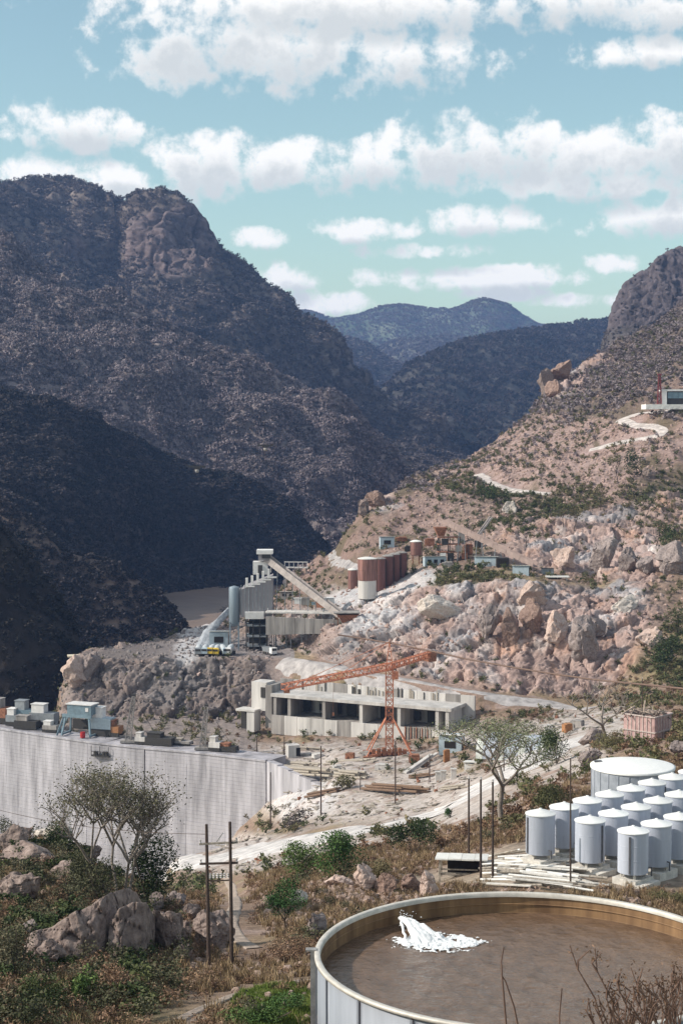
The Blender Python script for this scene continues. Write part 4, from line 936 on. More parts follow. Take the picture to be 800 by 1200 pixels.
shed('open_shed', 541, 1025, 0, 4.6, 3.0, 1.7, -.12, 'low open shed with a flat pale roof in front of the three poles', MTIMB, MROOF, 0, 'shed', .1, True)
b = hit(343, 886, 430); mb = MB(); mb.box((0,0,1.7), (3.6,3.2,3.8)); t = empty('concrete_box', b, .3, 'small pale concrete box with a dark opening on the terrace left of the crane', 'concrete box'); mb.build('body', MC1, t); mb = MB(); mb.box((1.3,-1.62,1.5), (1.3,.15,2.6)); mb.box((1.85,0,1.5),(.1,2.2,2.6)); mb.build('opening', MDARK, t)
# arched store shed
b = hit(604, 884, 250); D = b.y; s = D/F; t = empty('arched_store', (b.x, b.y, b.z-.5), -.35, 'long arched store shed with a pale patched roof and dark open end', 'store shed')
Rr = 27*s; Ln = 84*s; nS = 10
for i in range(nS):
    mb = MB(); vs = []; fs = []; x0 = -Ln/2+Ln/nS*i+.04; x1 = x0+Ln/nS-.08; K = 12
    for k in range(K+1):
        a = math.pi*k/K; vs += [(x0, -Rr*math.cos(a), Rr*math.sin(a)), (x1, -Rr*math.cos(a), Rr*math.sin(a)), (x0, -(Rr-.12)*math.cos(a), (Rr-.12)*math.sin(a)), (x1, -(Rr-.12)*math.cos(a), (Rr-.12)*math.sin(a))]
    for k in range(K): a = 4*k; fs += [(a, a+1, a+5, a+4), (a+2, a+6, a+7, a+3), (a, a+4, a+6, a+2), (a+1, a+3, a+7, a+5)]
    mb.add(vs, fs); mb.build('roof_sheet', MPALE if i%3 else mat('patched_sheet', (.62,.64,.60), .7, var=.3, scale=.8), t)
mb = MB(); vs = [(Ln/2-1.0, -Rr*.96*math.cos(math.pi*k/12), Rr*.96*math.sin(math.pi*k/12)) for k in range(13)]; mb.add(vs, [tuple(range(13))]); mb.build('end_wall', MDARK, t)  # dark sheet across the open end, painting in the shade inside the store
mb = MB(); mb.box((Ln*.2,0,1.0), (3,3,2)); mb.box((Ln*.3,-1.5,.7), (2,2,1.4)); mb.build('stored_crates', MVOID, t)
# ribbed steel container with scrap
b = hit(758, 871, 240); s = b.y/F; t = empty('ribbed_container', (b.x, b.y, b.z-.3), -.72, 'tall pinkish ribbed open container heaped with scrap on the right slope', 'container')
MPINK = mat('pinkish_primer', (.50,.33,.31), .7, var=.22, scale=1); MPINKD = mat('dull_red_ribs', (.60,.50,.46), .7)
w, dd_, h = 6.2, 5.6, 5.4
for j, (c_, sz, rz) in enumerate([((0,-dd_/2,h/2), (w,.12,h), 0), ((0,dd_/2,h/2), (w,.12,h), 0)]):
    for i in range(8):
        mb = MB(); ww = w/8; mb.box((-w/2+ww*(i+.5), c_[1], h/2+.2), (ww-.05, .12, h)); mb.build('side_panel', MPINK, t)
        if i: mb = MB(); mb.box((-w/2+ww*i, c_[1]+(-.1 if c_[1] < 0 else .1), h/2+.2), (.13, .12, h+.05)); mb.build('rib', MPINKD, t)
for sx in (-1,1):
    for i in range(6):
        mb = MB(); ww = dd_/6; mb.box((sx*w/2, -dd_/2+ww*(i+.5), h/2+.2), (.12, ww-.05, h)); mb.build('side_panel', MPINK, t)
        if i: mb = MB(); mb.box((sx*(w/2+.1), -dd_/2+ww*i, h/2+.2), (.12, .13, h+.05)); mb.build('rib', MPINKD, t)
for z in (.2, h/2+.2, h+.2):
    mb = MB(); [mb.bar(a, b_, .2) for a, b_ in (((-w/2-.15,-dd_/2-.15,z),(w/2+.15,-dd_/2-.15,z)), ((w/2+.15,-dd_/2-.15,z+.01),(w/2+.15,dd_/2+.15,z+.01)), ((-w/2-.15,dd_/2+.15,z),(w/2+.15,dd_/2+.15,z)), ((-w/2-.15,-dd_/2-.15,z+.01),(-w/2-.15,dd_/2+.15,z+.01)))]; mb.build('frame_rail', MPINKD, t)
mb = MB(); rn = random.Random(3)
for i in range(60):
    a = Vector((rn.uniform(-w/2,w/2), rn.uniform(-dd_/2,dd_/2), h+rn.uniform(-.3,.9))); d = Vector((rn.gauss(0,1), rn.gauss(0,1), rn.gauss(0,.35))).normalized()*rn.uniform(.4,1.7); mb.bar(a-d, a+d, rn.uniform(.06,.2), rn.uniform(.06,.3))
o = mb.build('scrap_heap', mat('mixed_scrap', (.45,.36,.30), .8, var=.6, scale=.6), None, loc=t.location); o.rotation_euler = (0,0,-.72); tag(o, 'tangle of planks and scrap heaped in and over the ribbed container', 'scrap')
# pipes and planks beside the small tanks
t = empty('pipe_pile', hit(615, 1030, 110), 0, 'pile of long pale pipes and planks lying between the sheds and the small tanks', 'pipes')
rn = random.Random(8)
for i in range(60):
    a = hit(rn.uniform(552, 630), rn.uniform(1010, 1040), 120); b = a+Vector((rn.uniform(3.5,6.5), rn.uniform(-3.4,-1.2), 0)); b.z = gz(b.x, b.y); up = Vector((0,0,.3+.14*rn.randint(0,4)))
    mb = MB(); mb.tube(a+up-t.location, b+up-t.location, rn.uniform(.09,.16), None, 7) if i%3 else mb.bar(a+up-t.location, b+up-t.location, .42, .09); mb.build('pipe' if i%3 else 'plank', [MWHITE, MWHITE, MTIMB][i%3] if i%3 else MCONC, t)
MB()
for i, (x0, y0, x1, y1) in enumerate([(605,1008,702,1042),(655,1004,690,990),(640,1016,668,1030)]):
    a = hit(x0, y0, 110); b = hit(x1, y1, 110); mb = MB(); mb.bar(a+Vector((0,0,.25)), b+Vector((0,0,.25)), .3, .3); o = mb.build('concrete_beam', MCONC)
    tag(o, ['long pale beam lying in front of the first silver tank', 'short beam between the rear and middle tank rows', 'short beam left of the middle tank row'][i], 'beam')
# ================================================================ concrete batching plant on the promontory
def atp(px, D, z): return Vector(((px-400)/F*D*1.006, D, z))
BZ = P(300, 766, 612).z; s_ = 612/F
org = P(297, 767, 612)
t = empty('batching_plant', org, 0, 'grey concrete batching plant with silos, stepped filters and a white top cabin', 'batching plant')
def lp(px, py, D=612): return P(px, py, D)-org
MSILO = mat('blue_grey_silo', (.27,.33,.38), .5, .25, var=.15, scale=.4, streak=True); MPL = mat('grey_cladding', (.30,.28,.29), .7, var=.2, scale=.3, streak=True)
MWP = mat('white_dusty_cladding', (.74,.72,.70), .7, var=.12, scale=.6)
a = lp(274.5, 689); b_ = lp(274.5, 730); R1 = 6.3*s_
MB().lathe([(0,b_.z-1.5),(R1*.5,b_.z-1.2),(R1,b_.z),(R1,a.z),(R1*.9,a.z+.4),(0,a.z+.9)], 24, (a.x,0,0)).build('silo', MSILO, t, True)
MB().lathe([(0,b_.z+2),(R1*.9,b_.z+3),(R1*.9,a.z-.3),(0,a.z)], 24, (lp(286,690).x,2.5,0)).build('silo', MPL, t, True)
for q in range(4):
    mb = MB(); x = a.x+(-1 if q%2 else 1)*R1*.8; y = (-1 if q//2 else 1)*R1*.8; mb.bar((x,y,-1), (x,y,b_.z+.5), .35); mb.build('silo_leg', MSILO, t)
mb = MB(); [mb.bar((a.x-R1*.8,-R1*.8,z),(a.x+R1*.8,-R1*.8,z+3.2),.16) for z in (0,3.5,7)]; mb.build('leg_bracing', MSILO, t)
# main bins, the facade rising to the right
xa, xb = lp(281,0).x, lp(317,0).x; zt0 = lp(0,690).z; zt1 = lp(0,676).z; zb = lp(0,722).z
mb = MB(); mb.quad8([(xa,-3,zb),(xb,-3,zb),(xb,14,zb),(xa,14,zb),(xa,-3,zt0),(xb,-3,zt1),(xb,14,zt1),(xa,14,zt0)]); mb.build('aggregate_bin', MPL, t)
for i in range(9):
    x = xa+(xb-xa)*i/8; mb = MB(); mb.box((x,-3.1,(zb+zt0)/2+1), (.25,.3,zt0-zb+1.5)); mb.build('bin_rib', MGREY, t)
for i in range(5):
    f = i/4; x = xa+(xb-xa)*(.18+.72*f); z = zt0+(zt1-zt0)*(.2+.75*f)
    mb = MB(); mb.box((x,-2.6,z+1.7), (.9,1.4,3.4)); mb.box((x+1.4,-2.6,z+.35), (3.2,1.5,.55)); mb.build('dust_filter', MWP, t)
mb = MB(); mb.box((lp(303,0).x, 3, lp(0,666).z), (17*s_, 5, 15*s_)); mb.build('hoist_tower', MWP, t)
mb = MB(); mb.box((lp(303,0).x, .4, lp(0,668).z), (1.6, .3, 3.6)); mb.build('hoist_opening', MVOID, t)
cx = lp(308.5,0).x; cz = lp(0,650).z
mb = MB(); mb.box((cx,2,cz-.9), (15*s_,5,2.6)); mb.build('cabin', MPL, t); mb = MB(); mb.box((cx,2,cz+1.0), (19*s_,6.4,1.5)); mb.build('cabin_roof', MWP, t)
mb = MB(); mb.box((cx+.6,-.6,cz-.6), (10*s_,.2,1.5)); mb.build('cabin_window', MVOID, t)
for sx in (-1,1):
    mb = MB(); mb.bar((cx+sx*2.2,2,cz-2), (cx+sx*2.2,2,lp(0,662).z-3), .4); mb.build('cabin_leg', MWP, t)
mb = MB(); mb.box((lp(297,0).x,-4.2,lp(0,719.5).z), (22*s_,2.2,8*s_)); mb.build('discharge_hood', MWP, t)
for i in range(4):
    for j in range(2):
        x = lp(287+8*i,0).x; mb = MB(); mb.bar((x,-3.4+j*9,-1), (x,-3.4+j*9,zb), .4); mb.build('frame_column', MVOID, t)
for z in (.25,.5,.78):
    mb = MB(); mb.box((lp(299,0).x, 1, zb*z), (25*s_, 9, .5)); mb.build('platform', MGREY, t)
mb = MB(); mb.box((lp(299,0).x, 4, zb*.45), (20*s_,4,zb*.85)); mb.build('mixer_block', MVOID, t)
mb = MB(); mb.lathe([(0,-1.6),(1.3,-1),(1.7,0),(1.3,1),(0,1.6)], 14, lp(326,720)); mb.build('dust_pot', mat('cream_paint', (.75,.66,.5), .5), t, True)
for i in range(5):
    x = lp(311+2.6*i,0).x; mb = MB(); mb.bar((x,1+i,-1), (x,1+i,lp(0,700).z-i), .3); mb.build('side_column', MC2, t)
# conveyor gallery
def gallery(label, px0, py0, D0, px1, py1, D1, w, h, m, legs=5, name='conveyor'):
    a = P(px0, py0, D0); b = P(px1, py1, D1); t = empty(name, b, 0, label, 'conveyor'); a = a-b
    nseg = 7
    for i in range(nseg):
        p, q = a*((i+.01)/nseg), a*((i+.99)/nseg); mb = MB(); mb.bar(p, q, w, h*.25); mb.build('deck_panel', m, t)
        for sd in (-1, 1):
            d = a.normalized(); sv_ = Vector((d.y, -d.x, 0)).normalized()*(w/2*sd); mb = MB(); mb.bar(p+sv_+Vector((0,0,h*.45)), q+sv_+Vector((0,0,h*.45)), .15, h*.9); mb.build('side_panel', m, t)
    for i in range(1, legs):
        p = a*(i/legs); g = gz(p.x+b.x, p.y+b.y)-b.z; mb = MB()
        if g < p.z-.8:
            mb.bar(p+Vector((-w*.4,0,0)), Vector((p.x-w*.7, p.y, g-.4)), .28); mb.bar(p+Vector((w*.4,0,0)), Vector((p.x+w*.7, p.y, g-.4)), .28); mb.build('trestle', MGREY, t)
    return t
MCONV = mat('faded_conveyor', (.50,.44,.41), .8, var=.2, scale=.5)
gallery('long pale conveyor rising left to the top cabin of the batching plant', 311, 656, 614, 402, 726, 600, 3.0, 2.6, MCONV)
gallery('long brown conveyor running down to the right below the crusher', 520, 613, 652, 627, 664, 617, 2.4, 1.8, mat('brown_conveyor', (.36,.27,.24), .8, var=.2, scale=.5))
gallery('short steep conveyor rising behind the long brown one', 575, 607, 670, 557, 632, 662, 1.2, .9, MCONV, 2)
# pale sand slope and small plant sheds
mb = MB(); vs = []; fs = []
ln = [P(268,712,640), P(255,724,634), P(245,735,628), P(240,750,622), P(234,764,616), P(228,776,610)]
for i, p in enumerate(ln):
    w = [1.0,1.6,2.2,3.2,4.2,5.2][i]
    for j in range(9):
        q = (j/8-.5)*2; x = p.x+q*w; h = (1-abs(q)**1.5)*(1.7-.2*i)+random.uniform(-.5,.5); vs.append((x, p.y+random.uniform(-.4,.4), p.z-1.6+h))
for i in range(len(ln)-1):
    for j in range(8): a = i*9+j; fs.append((a, a+1, a+10, a+9))
mb.add(vs, fs); o = mb.build('sand_chute', mat('pale_sand', (.36,.38,.41), .9, var=.3, scale=.5, bump=.5), None, True); tag(o, 'pale sand slope spilling down left of the batching plant silo', kind='structure')
shed('plant_shed', 257, 757, 628, 7, 5, 5.5, 0, 'small pale blue shed left of the batching plant silo legs', MBLUE, MROOF, 1)
shed('plant_shed', 338, 700, 640, 7, 4, 2.4, -.15, 'low shed with a bright roof strip right of the batching plant', MC2, MROOF, 2)
mb = MB(); 
t = empty('retaining_wall', P(352,742,600), -.12, 'long grey retaining wall on the terrace right of the batching plant', 'wall')
for i in range(8): mb = MB(); mb.box((-11+i*3.6,0,2.6), (3.5,1.0,6.6-.25*i)); mb.build('wall_panel', MC2, t)
t = empty('wall_deck', P(352,718,603), -.12, 'flat pale deck on top of the grey retaining wall', 'deck')
mb = MB(); mb.box((2,3,0), (30,8,.5)); mb.build('deck_slab', MC1, t)
for i in range(9): mb = MB(); mb.box((-12+i*3.4,-.8,.9), (.2,.2,1.5)); mb.build('railing_post', MWP, t)
rn = random.Random(21)
for i in range(6):
    p = P(349+i*9, rn.uniform(703,712), 606+rn.uniform(0,5)); w = rn.uniform(1.2,3.6); mb = MB(); mb.box((0,0,0), (w, w*.8, w*.7)); mb.box((0,0,w*.42), (w*1.15, w*.95, .2)); o = mb.build('equipment_box', [MWP, MC2, MBLSTEEL, MBAL][i%4], None, loc=p); o.rotation_euler = (0,0,rn.uniform(-.5,.5))
    tag(o, 'dusty equipment box on the plant deck, %s from the left of its row' % ordn[i], 'equipment box')
t = empty('feed_hopper', P(407,734,598), .1, 'brown feed hopper with flat canopy at the foot of the long pale conveyor', 'hopper')
mb = MB(); mb.quad8([(-2,-2,1.5),(2,-2,1.5),(2,2,1.5),(-2,2,1.5),(-4,-3,4.5),(4,-3,4.5),(4,3,4.5),(-4,3,4.5)]); mb.build('hopper_body', MBAL, t)
mb = MB(); mb.box((-.5,0,5.2), (9.5,7,.35)); mb.build('canopy', MC2, t); mb = MB(); mb.box((0,0,.4), (7.5,5,1.0)); mb.build('base', MVOID, t)
for sx in (-1,1):
    for sy in (-1,1): mb = MB(); mb.bar((sx*3.8,sy*2.8,-1),(sx*3.8,sy*2.8,5.2),.3); mb.build('post', MBAL, t)
t = empty('footbridge', P(347,665,760), -.1, 'small pale steel footbridge behind the batching plant', 'footbridge')
mb = MB(); mb.box((0,0,0), (11,1.6,.5)); mb.build('deck', MWP, t); mb = MB(); mb.box((0,-.8,2.6), (11,.2,.4)); mb.build('top_rail', MWP, t)
for i in range(6): mb = MB(); mb.bar((-5.2+2.08*i,-.8,0), (-5.2+2.08*i,-.8,2.6), .2); mb.build('rail_post', MWP, t)
for sx in (-1,1): mb = MB(); mb.bar((sx*4.8,0,0),(sx*4.8,0,-9),.7); mb.build('pier', MC2, t)
# trucks
def make_mixer(label, bodym):
    t = empty('mixer_truck', (0,0,0), 0, label, 'mixer truck', 'mixer trucks parked below the sand slope')
    mb = MB(); mb.box((0,0,.85), (2.3,7.2,.4)); mb.build('chassis', MVOID, t)
    mb = MB(); mb.box((0,-2.9,1.9), (2.3,1.7,1.9)); mb.quad8([(-1.1,-3.7,2.85),(1.1,-3.7,2.85),(1.1,-2.1,2.85),(-1.1,-2.1,2.85),(-1,-3.4,3.05),(1,-3.4,3.05),(1,-2.2,3.05),(-1,-2.2,3.05)]); mb.build('cab', bodym, t)
    mb = MB(); mb.box((0,-3.77,2.25), (1.9,.06,.75)); mb.build('windscreen', MVOID, t)
    mb = MB(); mb.path([(0,-1.7,2.0),(0,-.9,2.2),(0,.8,2.5),(0,2.4,2.8),(0,3.3,3.1)], [.6,1.15,1.3,1.0,.5], 14); mb.build('drum', mat('drum_grey', (.55,.58,.60), .5), t, True)
    for sx in (-1,1):
        for y in (-2.8,1.4,2.7): mb = MB(); mb.tube((sx*.85,y,.5),(sx*1.2,y,.5),.5,.5,14); mb.build('wheel', MVOID, t)
    return t
labs = ['leftmost grey mixer truck at the foot of the sand slope','grey mixer truck just left of the yellow truck','bright yellow mixer truck in the middle of the parked row','yellow-cabbed mixer truck right of the bright yellow one','pale blue mixer truck right of the yellow ones','rightmost pale mixer truck beside the silo legs']
cols = [MGREY, MBLUE, MYEL, MYEL, MBLUE, MWALL]
for i, x in enumerate([233, 241, 248.5, 254.5, 262, 270]):
    o = make_mixer(labs[i], cols[i]); p = P(x, 777-i*.4, 600); o.location = (p.x, p.y, gz(p.x, p.y)+.05); o.rotation_euler = (0,0,random.uniform(-.25,.35))
t = empty('tipper_truck', P(316,773,600), .6, 'white tipper truck parked on the bench right of the batching plant', 'truck')
t.location.z = gz(t.location.x, t.location.y)
mb = MB(); mb.box((0,-2.4,1.8), (2.3,1.8,2.2)); mb.build('cab', MWALL, t); mb = MB(); mb.box((0,-3.33,2.2), (1.9,.06,.8)); mb.build('windscreen', MVOID, t)
mb = MB(); mb.quad8([(-1.1,-1.3,1.1),(1.1,-1.3,1.1),(1.1,3.1,1.1),(-1.1,3.1,1.1),(-1.35,-1.4,2.7),(1.35,-1.4,2.7),(1.35,3.4,2.7),(-1.35,3.4,2.7)]); mb.build('tipper_body', MGREY, t)
for sx in (-1,1):
    for y in (-2.3,1.2,2.4): mb = MB(); mb.tube((sx*.85,y,.5),(sx*1.2,y,.5),.5,.5,14); mb.build('wheel', MVOID, t)
# lookout on the promontory
t = empty('lookout_hut', P(87,781,594), .2, 'tiny lookout hut with a cream roof on the rocky promontory', 'hut'); t.location.z = gz(t.location.x, t.location.y)-.2
mb = MB(); mb.box((0,0,1.2), (3.2,3,2.6)); mb.build('walls', MVOID, t); mb = MB(); mb.box((0,0,2.75), (4.6,4.2,.5)); mb.build('roof', mat('cream_paint', (.75,.66,.5), .5), t)
for sx in (-1,1): mb = MB(); mb.box((sx*1.7,-1.6,1.2), (.2,.2,2.6)); mb.build('post', MTIMB, t)

# ================================================================ red silos, crusher and hillside sheds
def silo(px, pyb, pyt, D, wpx, m, label, base=None, cap=MROOF, legs=False):
    b = hit(px, pyb, 560); D = b.y; s = D/F; r = wpx/2*s; h = (pyb-pyt)*s*1.01; t = empty('storage_silo', b, 0, label, 'silo')
    z0 = h*.42 if (base or legs) else 0
    MB().lathe([(0,z0),(r,z0),(r,z0+.1),(r,z0+(h-z0)*.5-.3),(r,z0+(h-z0)*.5-.1),(r+.08,z0+(h-z0)*.5),(r,z0+(h-z0)*.5+.1),(r,z0+(h-z0)*.5+.3),(r,h-.1),(r,h)], 24).build('shell', m, t, True)
    MB().lathe([(r+.1,h),(r+.1,h+.25),(r*.4,h+.7),(0,h+.8)], 24).build('roof', cap, t)
    if base: MB().lathe([(r*.97,-1),(r*.97,z0)], 24).build('skirt', base, t, True)
    if legs:
        for k in range(4): a = math.pi/4+k*math.pi/2; mb = MB(); mb.bar((r*.8*math.cos(a),r*.8*math.sin(a),-1),(r*.8*math.cos(a),r*.8*math.sin(a),z0+.2),.3); mb.build('leg', MBAL, t)
    mb = MB(); mb.bar((r+.2,-r*.3,0),(r+.2,-r*.3,h),.25); mb.build('ladder', MVOID, t); return t
silo(430, 698, 655, 640, 22, MRED, 'largest red silo with a pale skirt above the white spoil', MC1)
silo(413, 690, 668, 655, 11, MRED, 'low red silo left of the largest red silo')
MDKRED = mat('dark_red_silo', (.17,.075,.065), .7, var=.25, scale=.6, streak=True)
for i, (x, y0, y1, D) in enumerate([(445,692,655,646),(454,686,652,652),(462,681,650,658),(470,676,648,664)]):
    silo(x, y0, y1, D, 13, MDKRED, ['dark red silo just right of the largest red silo','second dark red silo of the row behind the largest','third dark red silo of the row behind the largest','farthest dark red silo of the row, by the red elevated tank'][i], cap=MC2)
silo(487, 662, 635, 672, 13, MRED, 'elevated red tank with a pale cap on thin legs', None, MROOF, True)
shed('hillside_shed', 453, 641, 690, 6, 4, 4.2, .1, 'pale blue shed high above the dark red silos', MBLUE, MROOF, 1)
shed('hillside_shed', 509, 662, 655, 8.6, 4, 3.2, .15, 'small pale shed with two bays left of the crusher', MBLUE, MROOF, 3)
shed('hillside_shed', 570, 663, 648, 9.0, 4.5, 3.4, -.2, 'long pale blue shed below the brown conveyor', MBLUE, MROOF, 0)
mb = MB(); mb.box((0,0,1.7), (4.6,4,3.4)); o = mb.build('lean_to', MDARK, None, loc=hit(588,664,560)-Vector((0,1,0))); tag(o, 'dark lean-to at the right end of the long pale blue shed', 'lean-to')
shed('hillside_shed', 610, 672, 640, 6.0, 3.6, 2.8, -.2, 'small pale blue shed at the lower end of the brown conveyor', MBLUE, MROOF, 0)
shed('hillside_shed', 641, 673, 636, 4.6, 3, 2.2, -.1, 'tiny grey shed right of the brown conveyor end', MGREY, MC2, 0)
mb = MB(); mb.box((0,0,0), (8.5,3.5,.4)); [mb.box((x,0,-1.2),(.3,.3,2.2)) for x in (-3.5,0,3.5)]; o = mb.build('loading_platform', MROOF, None, loc=hit(652,677,560)+Vector((0,-1,.5))); tag(o, 'bright flat platform at the edge of the cut below the tiny grey shed', 'platform')
cr = hit(530,656,560); t = empty('rock_crusher', cr, .1, 'dark steel rock crusher tower with hoppers at the head of the brown conveyor', 'crusher')
for x in (-5.5,-1.5,2.5,6):
    for y in (-2,2): mb = MB(); mb.bar((x,y,-1),(x,y,9 if x < 3 else 6),.35); mb.build('column', MVOID, t)
for z in (3.2,6.2,9): mb = MB(); mb.box((-1.5,0,z),(8.8,4.6,.35)); mb.build('platform', MBAL, t)
mb = MB(); mb.quad8([(-6,-1,9.5),(-3.5,-1,9.5),(-3.5,1,9.5),(-6,1,9.5),(-7.5,-2.4,13),(-2.5,-2.4,13),(-2.5,2.4,13),(-7.5,2.4,13)]); mb.build('hopper', MBAL, t)
for k, (x, z) in enumerate([(-4.2,1.7),(-1,1.5),(2,4.6),(4.4,1.6),(-3.5,7.3)]): mb = MB(); mb.box((x,-1.6,z),(2.2,2,2.4)); mb.build('machine_box', [MWP, MVOID, MC2, MBAL, MVOID][k], t)
for k, (x, y, w, h, m_) in enumerate([(503,640,4,3,MBAL),(478,646,3,2,MVOID),(548,650,3.5,4,MBAL),(560,642,3,3,MVOID),(524,664,4,1.6,MC2),(470,634,5,1.5,MBAL),(540,636,2.5,4,MC2)]):
    p = hit(x, y, 560); mb = MB(); mb.box((0,0,h/2),(w,w*.7,h)); mb.box((w*.1,0,h+.15),(w*.7,w*.8,.25)); mb.box((-w*.3,-w*.45,h*.3),(w*.3,.3,h*.5)); mb.bar((w*.3,0,h),(w*.3,0,h+1.5),.2); tag(mb.build('plant_machine', m_, None, loc=p), ['rusty machine left of the crusher tower','dark machine by the elevated red tank','rusty engine box right of the crusher tower','dark motor house under the brown conveyor','flat grey slab machine below the crusher','long low rusty bin above the dark red silos','tall grey box behind the crusher tower'][k], 'plant machine')
# pipe on trestles to the right
a = P(640, 680, 636); b = P(810, 712, 590); t = empty('pipeline', a, 0, 'pinkish pipeline on trestles running right above the cut rock', 'pipeline')
for i in range(12): mb = MB(); p, q = (b-a)*(i/12), (b-a)*((i+.97)/12); mb.tube(p, q, .45, None, 8); mb.build('pipe_section', mat('pinkish_pipe', (.42,.30,.28), .7), t)
for i in range(14): p = (b-a)*((i+.5)/14); g = gz(p.x+a.x, p.y+a.y)-a.z; mb = MB(); mb.bar(p, (p.x, p.y, min(g, p.z-1)-.5), .35); mb.build('trestle', MVOID, t)
# white building with red mast on the hillside
bb = hit(784, 479, 600)+Vector((0,-8,0)); bb.z = P(784,474,bb.y).z; s = bb.y/F
t = empty('hillside_building', (bb.x, bb.y, bb.z-.2), -.05, 'white-framed building with blue-grey panels on a pad high on the right hillside', 'building')
Lb = 46*s; Hb = 17*s
mb = MB(); mb.box((4,2,Hb*.5), (Lb,6,Hb*.92)); mb.build('walls', MVOID, t); mb = MB(); mb.box((4,1.5,Hb), (Lb+1,8,.9)); mb.build('roof', MWP, t)
mb = MB(); mb.box((4-Lb/2+1.0,-1.6,Hb*.5), (2.8,1,Hb)); mb.build('end_wall', MWP, t)
for i in range(7): mb = MB(); mb.box((4-Lb/2+4.2+i*2.55,-1.3,Hb*.66), (2.4,.4,Hb*.42)); mb.build('wall_panel', MBLSTEEL, t)
for i in range(6): mb = MB(); mb.box((4-Lb/2+4+i*3.2,-1.4,Hb*.2), (.3,.3,Hb*.42)); mb.build('post', MVOID, t)
pd = MB(); pd.box((2,-1.5,-1.2), (Lb+14,13,2.4)); o = pd.build('building_pad', mat('white_rubble', (.72,.70,.66), .9, var=.12, scale=.5, bump=.4), None, loc=(bb.x, bb.y, bb.z)); tag(o, 'bright white rubble pad under the hillside building', kind='structure')
mp_ = P(772, 459, bb.y-2); t = empty('red_mast', mp_-Vector((0,0,6)), 0, 'dark red lattice mast standing by the left end of the hillside building', 'mast')
lattice((0,0,0), (0,0,6+19*s), 1.9, .3, w2=.8).build('mast_lattice', mat('dark_red_paint', (.22,.05,.05), .7), t); mb = MB(); mb.box((0,0,6+19*s+.4), (1.8,1.6,.8)); mb.build('mast_head', mat('dark_red_paint', (.22,.05,.05)), t)

# ================================================================ plant on the dam crest
def crest(px, dy=0): D = float(np.interp(px, cpx, cD))+dy; return Vector(((px-400)/F*D*1.008, D, CZ+.0))
t = empty('gantry_crane', crest(94, 7), -.35, 'blue-grey gantry crane with a machinery house standing on the dam crest', 'gantry crane')
for sx in (-1,1):
    for sy in (-1,1): mb = MB(); mb.bar((sx*5.2,sy*2.8,0),(sx*4.2,sy*1.8,6.4),.55); mb.build('leg', MBLSTEEL, t)
    mb = MB(); mb.bar((sx*5.2,-2.8,.4),(sx*5.2,2.8,.4),.6); mb.build('sill_beam', MBLSTEEL, t)
mb = MB(); mb.bar((-5.2,-2.0,6.4),(5.2,-2.0,6.4),.8,1.0); mb.bar((-5.2,2,6.4),(5.2,2,6.4),.8,1.0); mb.build('girder', MBLSTEEL, t)
mb = MB(); mb.box((.9,0,8.5), (8.6,4.6,3.2)); mb.build('machinery_house', MBLSTEEL, t); mb = MB(); mb.box((.9,0,10.25), (9.4,5.2,.3)); mb.build('house_roof', MWP, t)
mb = MB(); mb.box((3.8,-2.4,8.7),(1.1,.15,1.2)); mb.build('house_window', MWP, t)
mb = MB(); mb.bar((-4.6,-1.8,6.8),(-6.6,-3.4,0),.5); mb.bar((-4.6,1.8,6.8),(-8.6,2.4,0),.4); mb.build('raking_strut', MBLSTEEL, t)
mb = MB(); mb.box((0,1.5,3.2),(7,.3,3.2)); mb.build('hoist_frame', MVOID, t)
o = MB().lathe([(0,0),(.8,0),(.85,.9),(.8,1.8),(0,1.8)], 14).build('fuel_drum', mat('bright_red_paint', (.5,.03,.03), .5), None, loc=crest(97, 3)); tag(o, 'small bright red drum under the gantry crane', 'drum')
for k, (px, x2, yt, lab) in enumerate([(150, 157, 816, 'pale lattice derrick mast leaning on the dam crest, right of the gantry crane'), (237, 242, 828, 'pale lattice derrick mast near the right end of the dam crest')]):
    b = crest(px, 4); tp = P(x2, yt, b.y); t = empty('derrick_mast', b, 0, lab, 'derrick')
    lattice((0,0,.6), tp-b, 1.7, .26, w2=.9).build('mast', MC2, t); mb = MB(); mb.box((0,0,.35),(4.6,3.2,.7)); mb.build('base', MC2, t)
    mb = MB(); h = tp-b; mb.bar(h,(9,5,0),.08); mb.bar(h,(-8,6,0),.08); mb.build('guy_rope', MVOID, t); mb = MB(); mb.box(h+Vector((0,0,.3)),(1.2,1,.7)); mb.build('head_block', MVOID, t)
rn = random.Random(77)
def machine(px, dy, w, d, h, m1_, m2_, label, cat, rz=0):
    b = crest(px, dy); t = empty(cat.replace(' ', '_'), b, rz-.3, label, cat)
    mb = MB(); mb.box((0,0,h*.38), (w,d,h*.5)); mb.build('body', m1_, t); mb = MB(); mb.box((-w*.18,0,h*.8), (w*.5,d*.8,h*.38)); mb.build('upper_body', m2_, t)
    mb = MB(); mb.box((-w*.18,0,h+.05), (w*.56,d*.9,.18)); mb.build('roof', m2_, t)
    for sx in (-1,1):
        mb = MB(); mb.box((0,sx*d*.42,h*.12),(w*1.03,d*.2,h*.24)); mb.build('track', MVOID, t)
    return t
machine(188, 6, 9, 4, 3.6, MVOID, MVOID, 'long dark tracked machine on the dam crest between the two derricks', 'tracked machine')
machine(166, 5, 3.4, 3.2, 3.4, MC1, MC1, 'pale boxy cement bin left of the long dark tracked machine', 'cement bin')
machine(253, 5, 3.6, 3.4, 4.2, MC1, MC1, 'pale concrete cube beside the right derrick', 'concrete cube')
machine(268, 6, 5.5, 3, 2.4, MVOID, MBAL, 'low dark loader right of the pale concrete cube', 'loader')
machine(2, 9, 5.5, 5, 8, MBAL, MC2, 'tall brown cabin at the far left end of the dam crest', 'cabin')
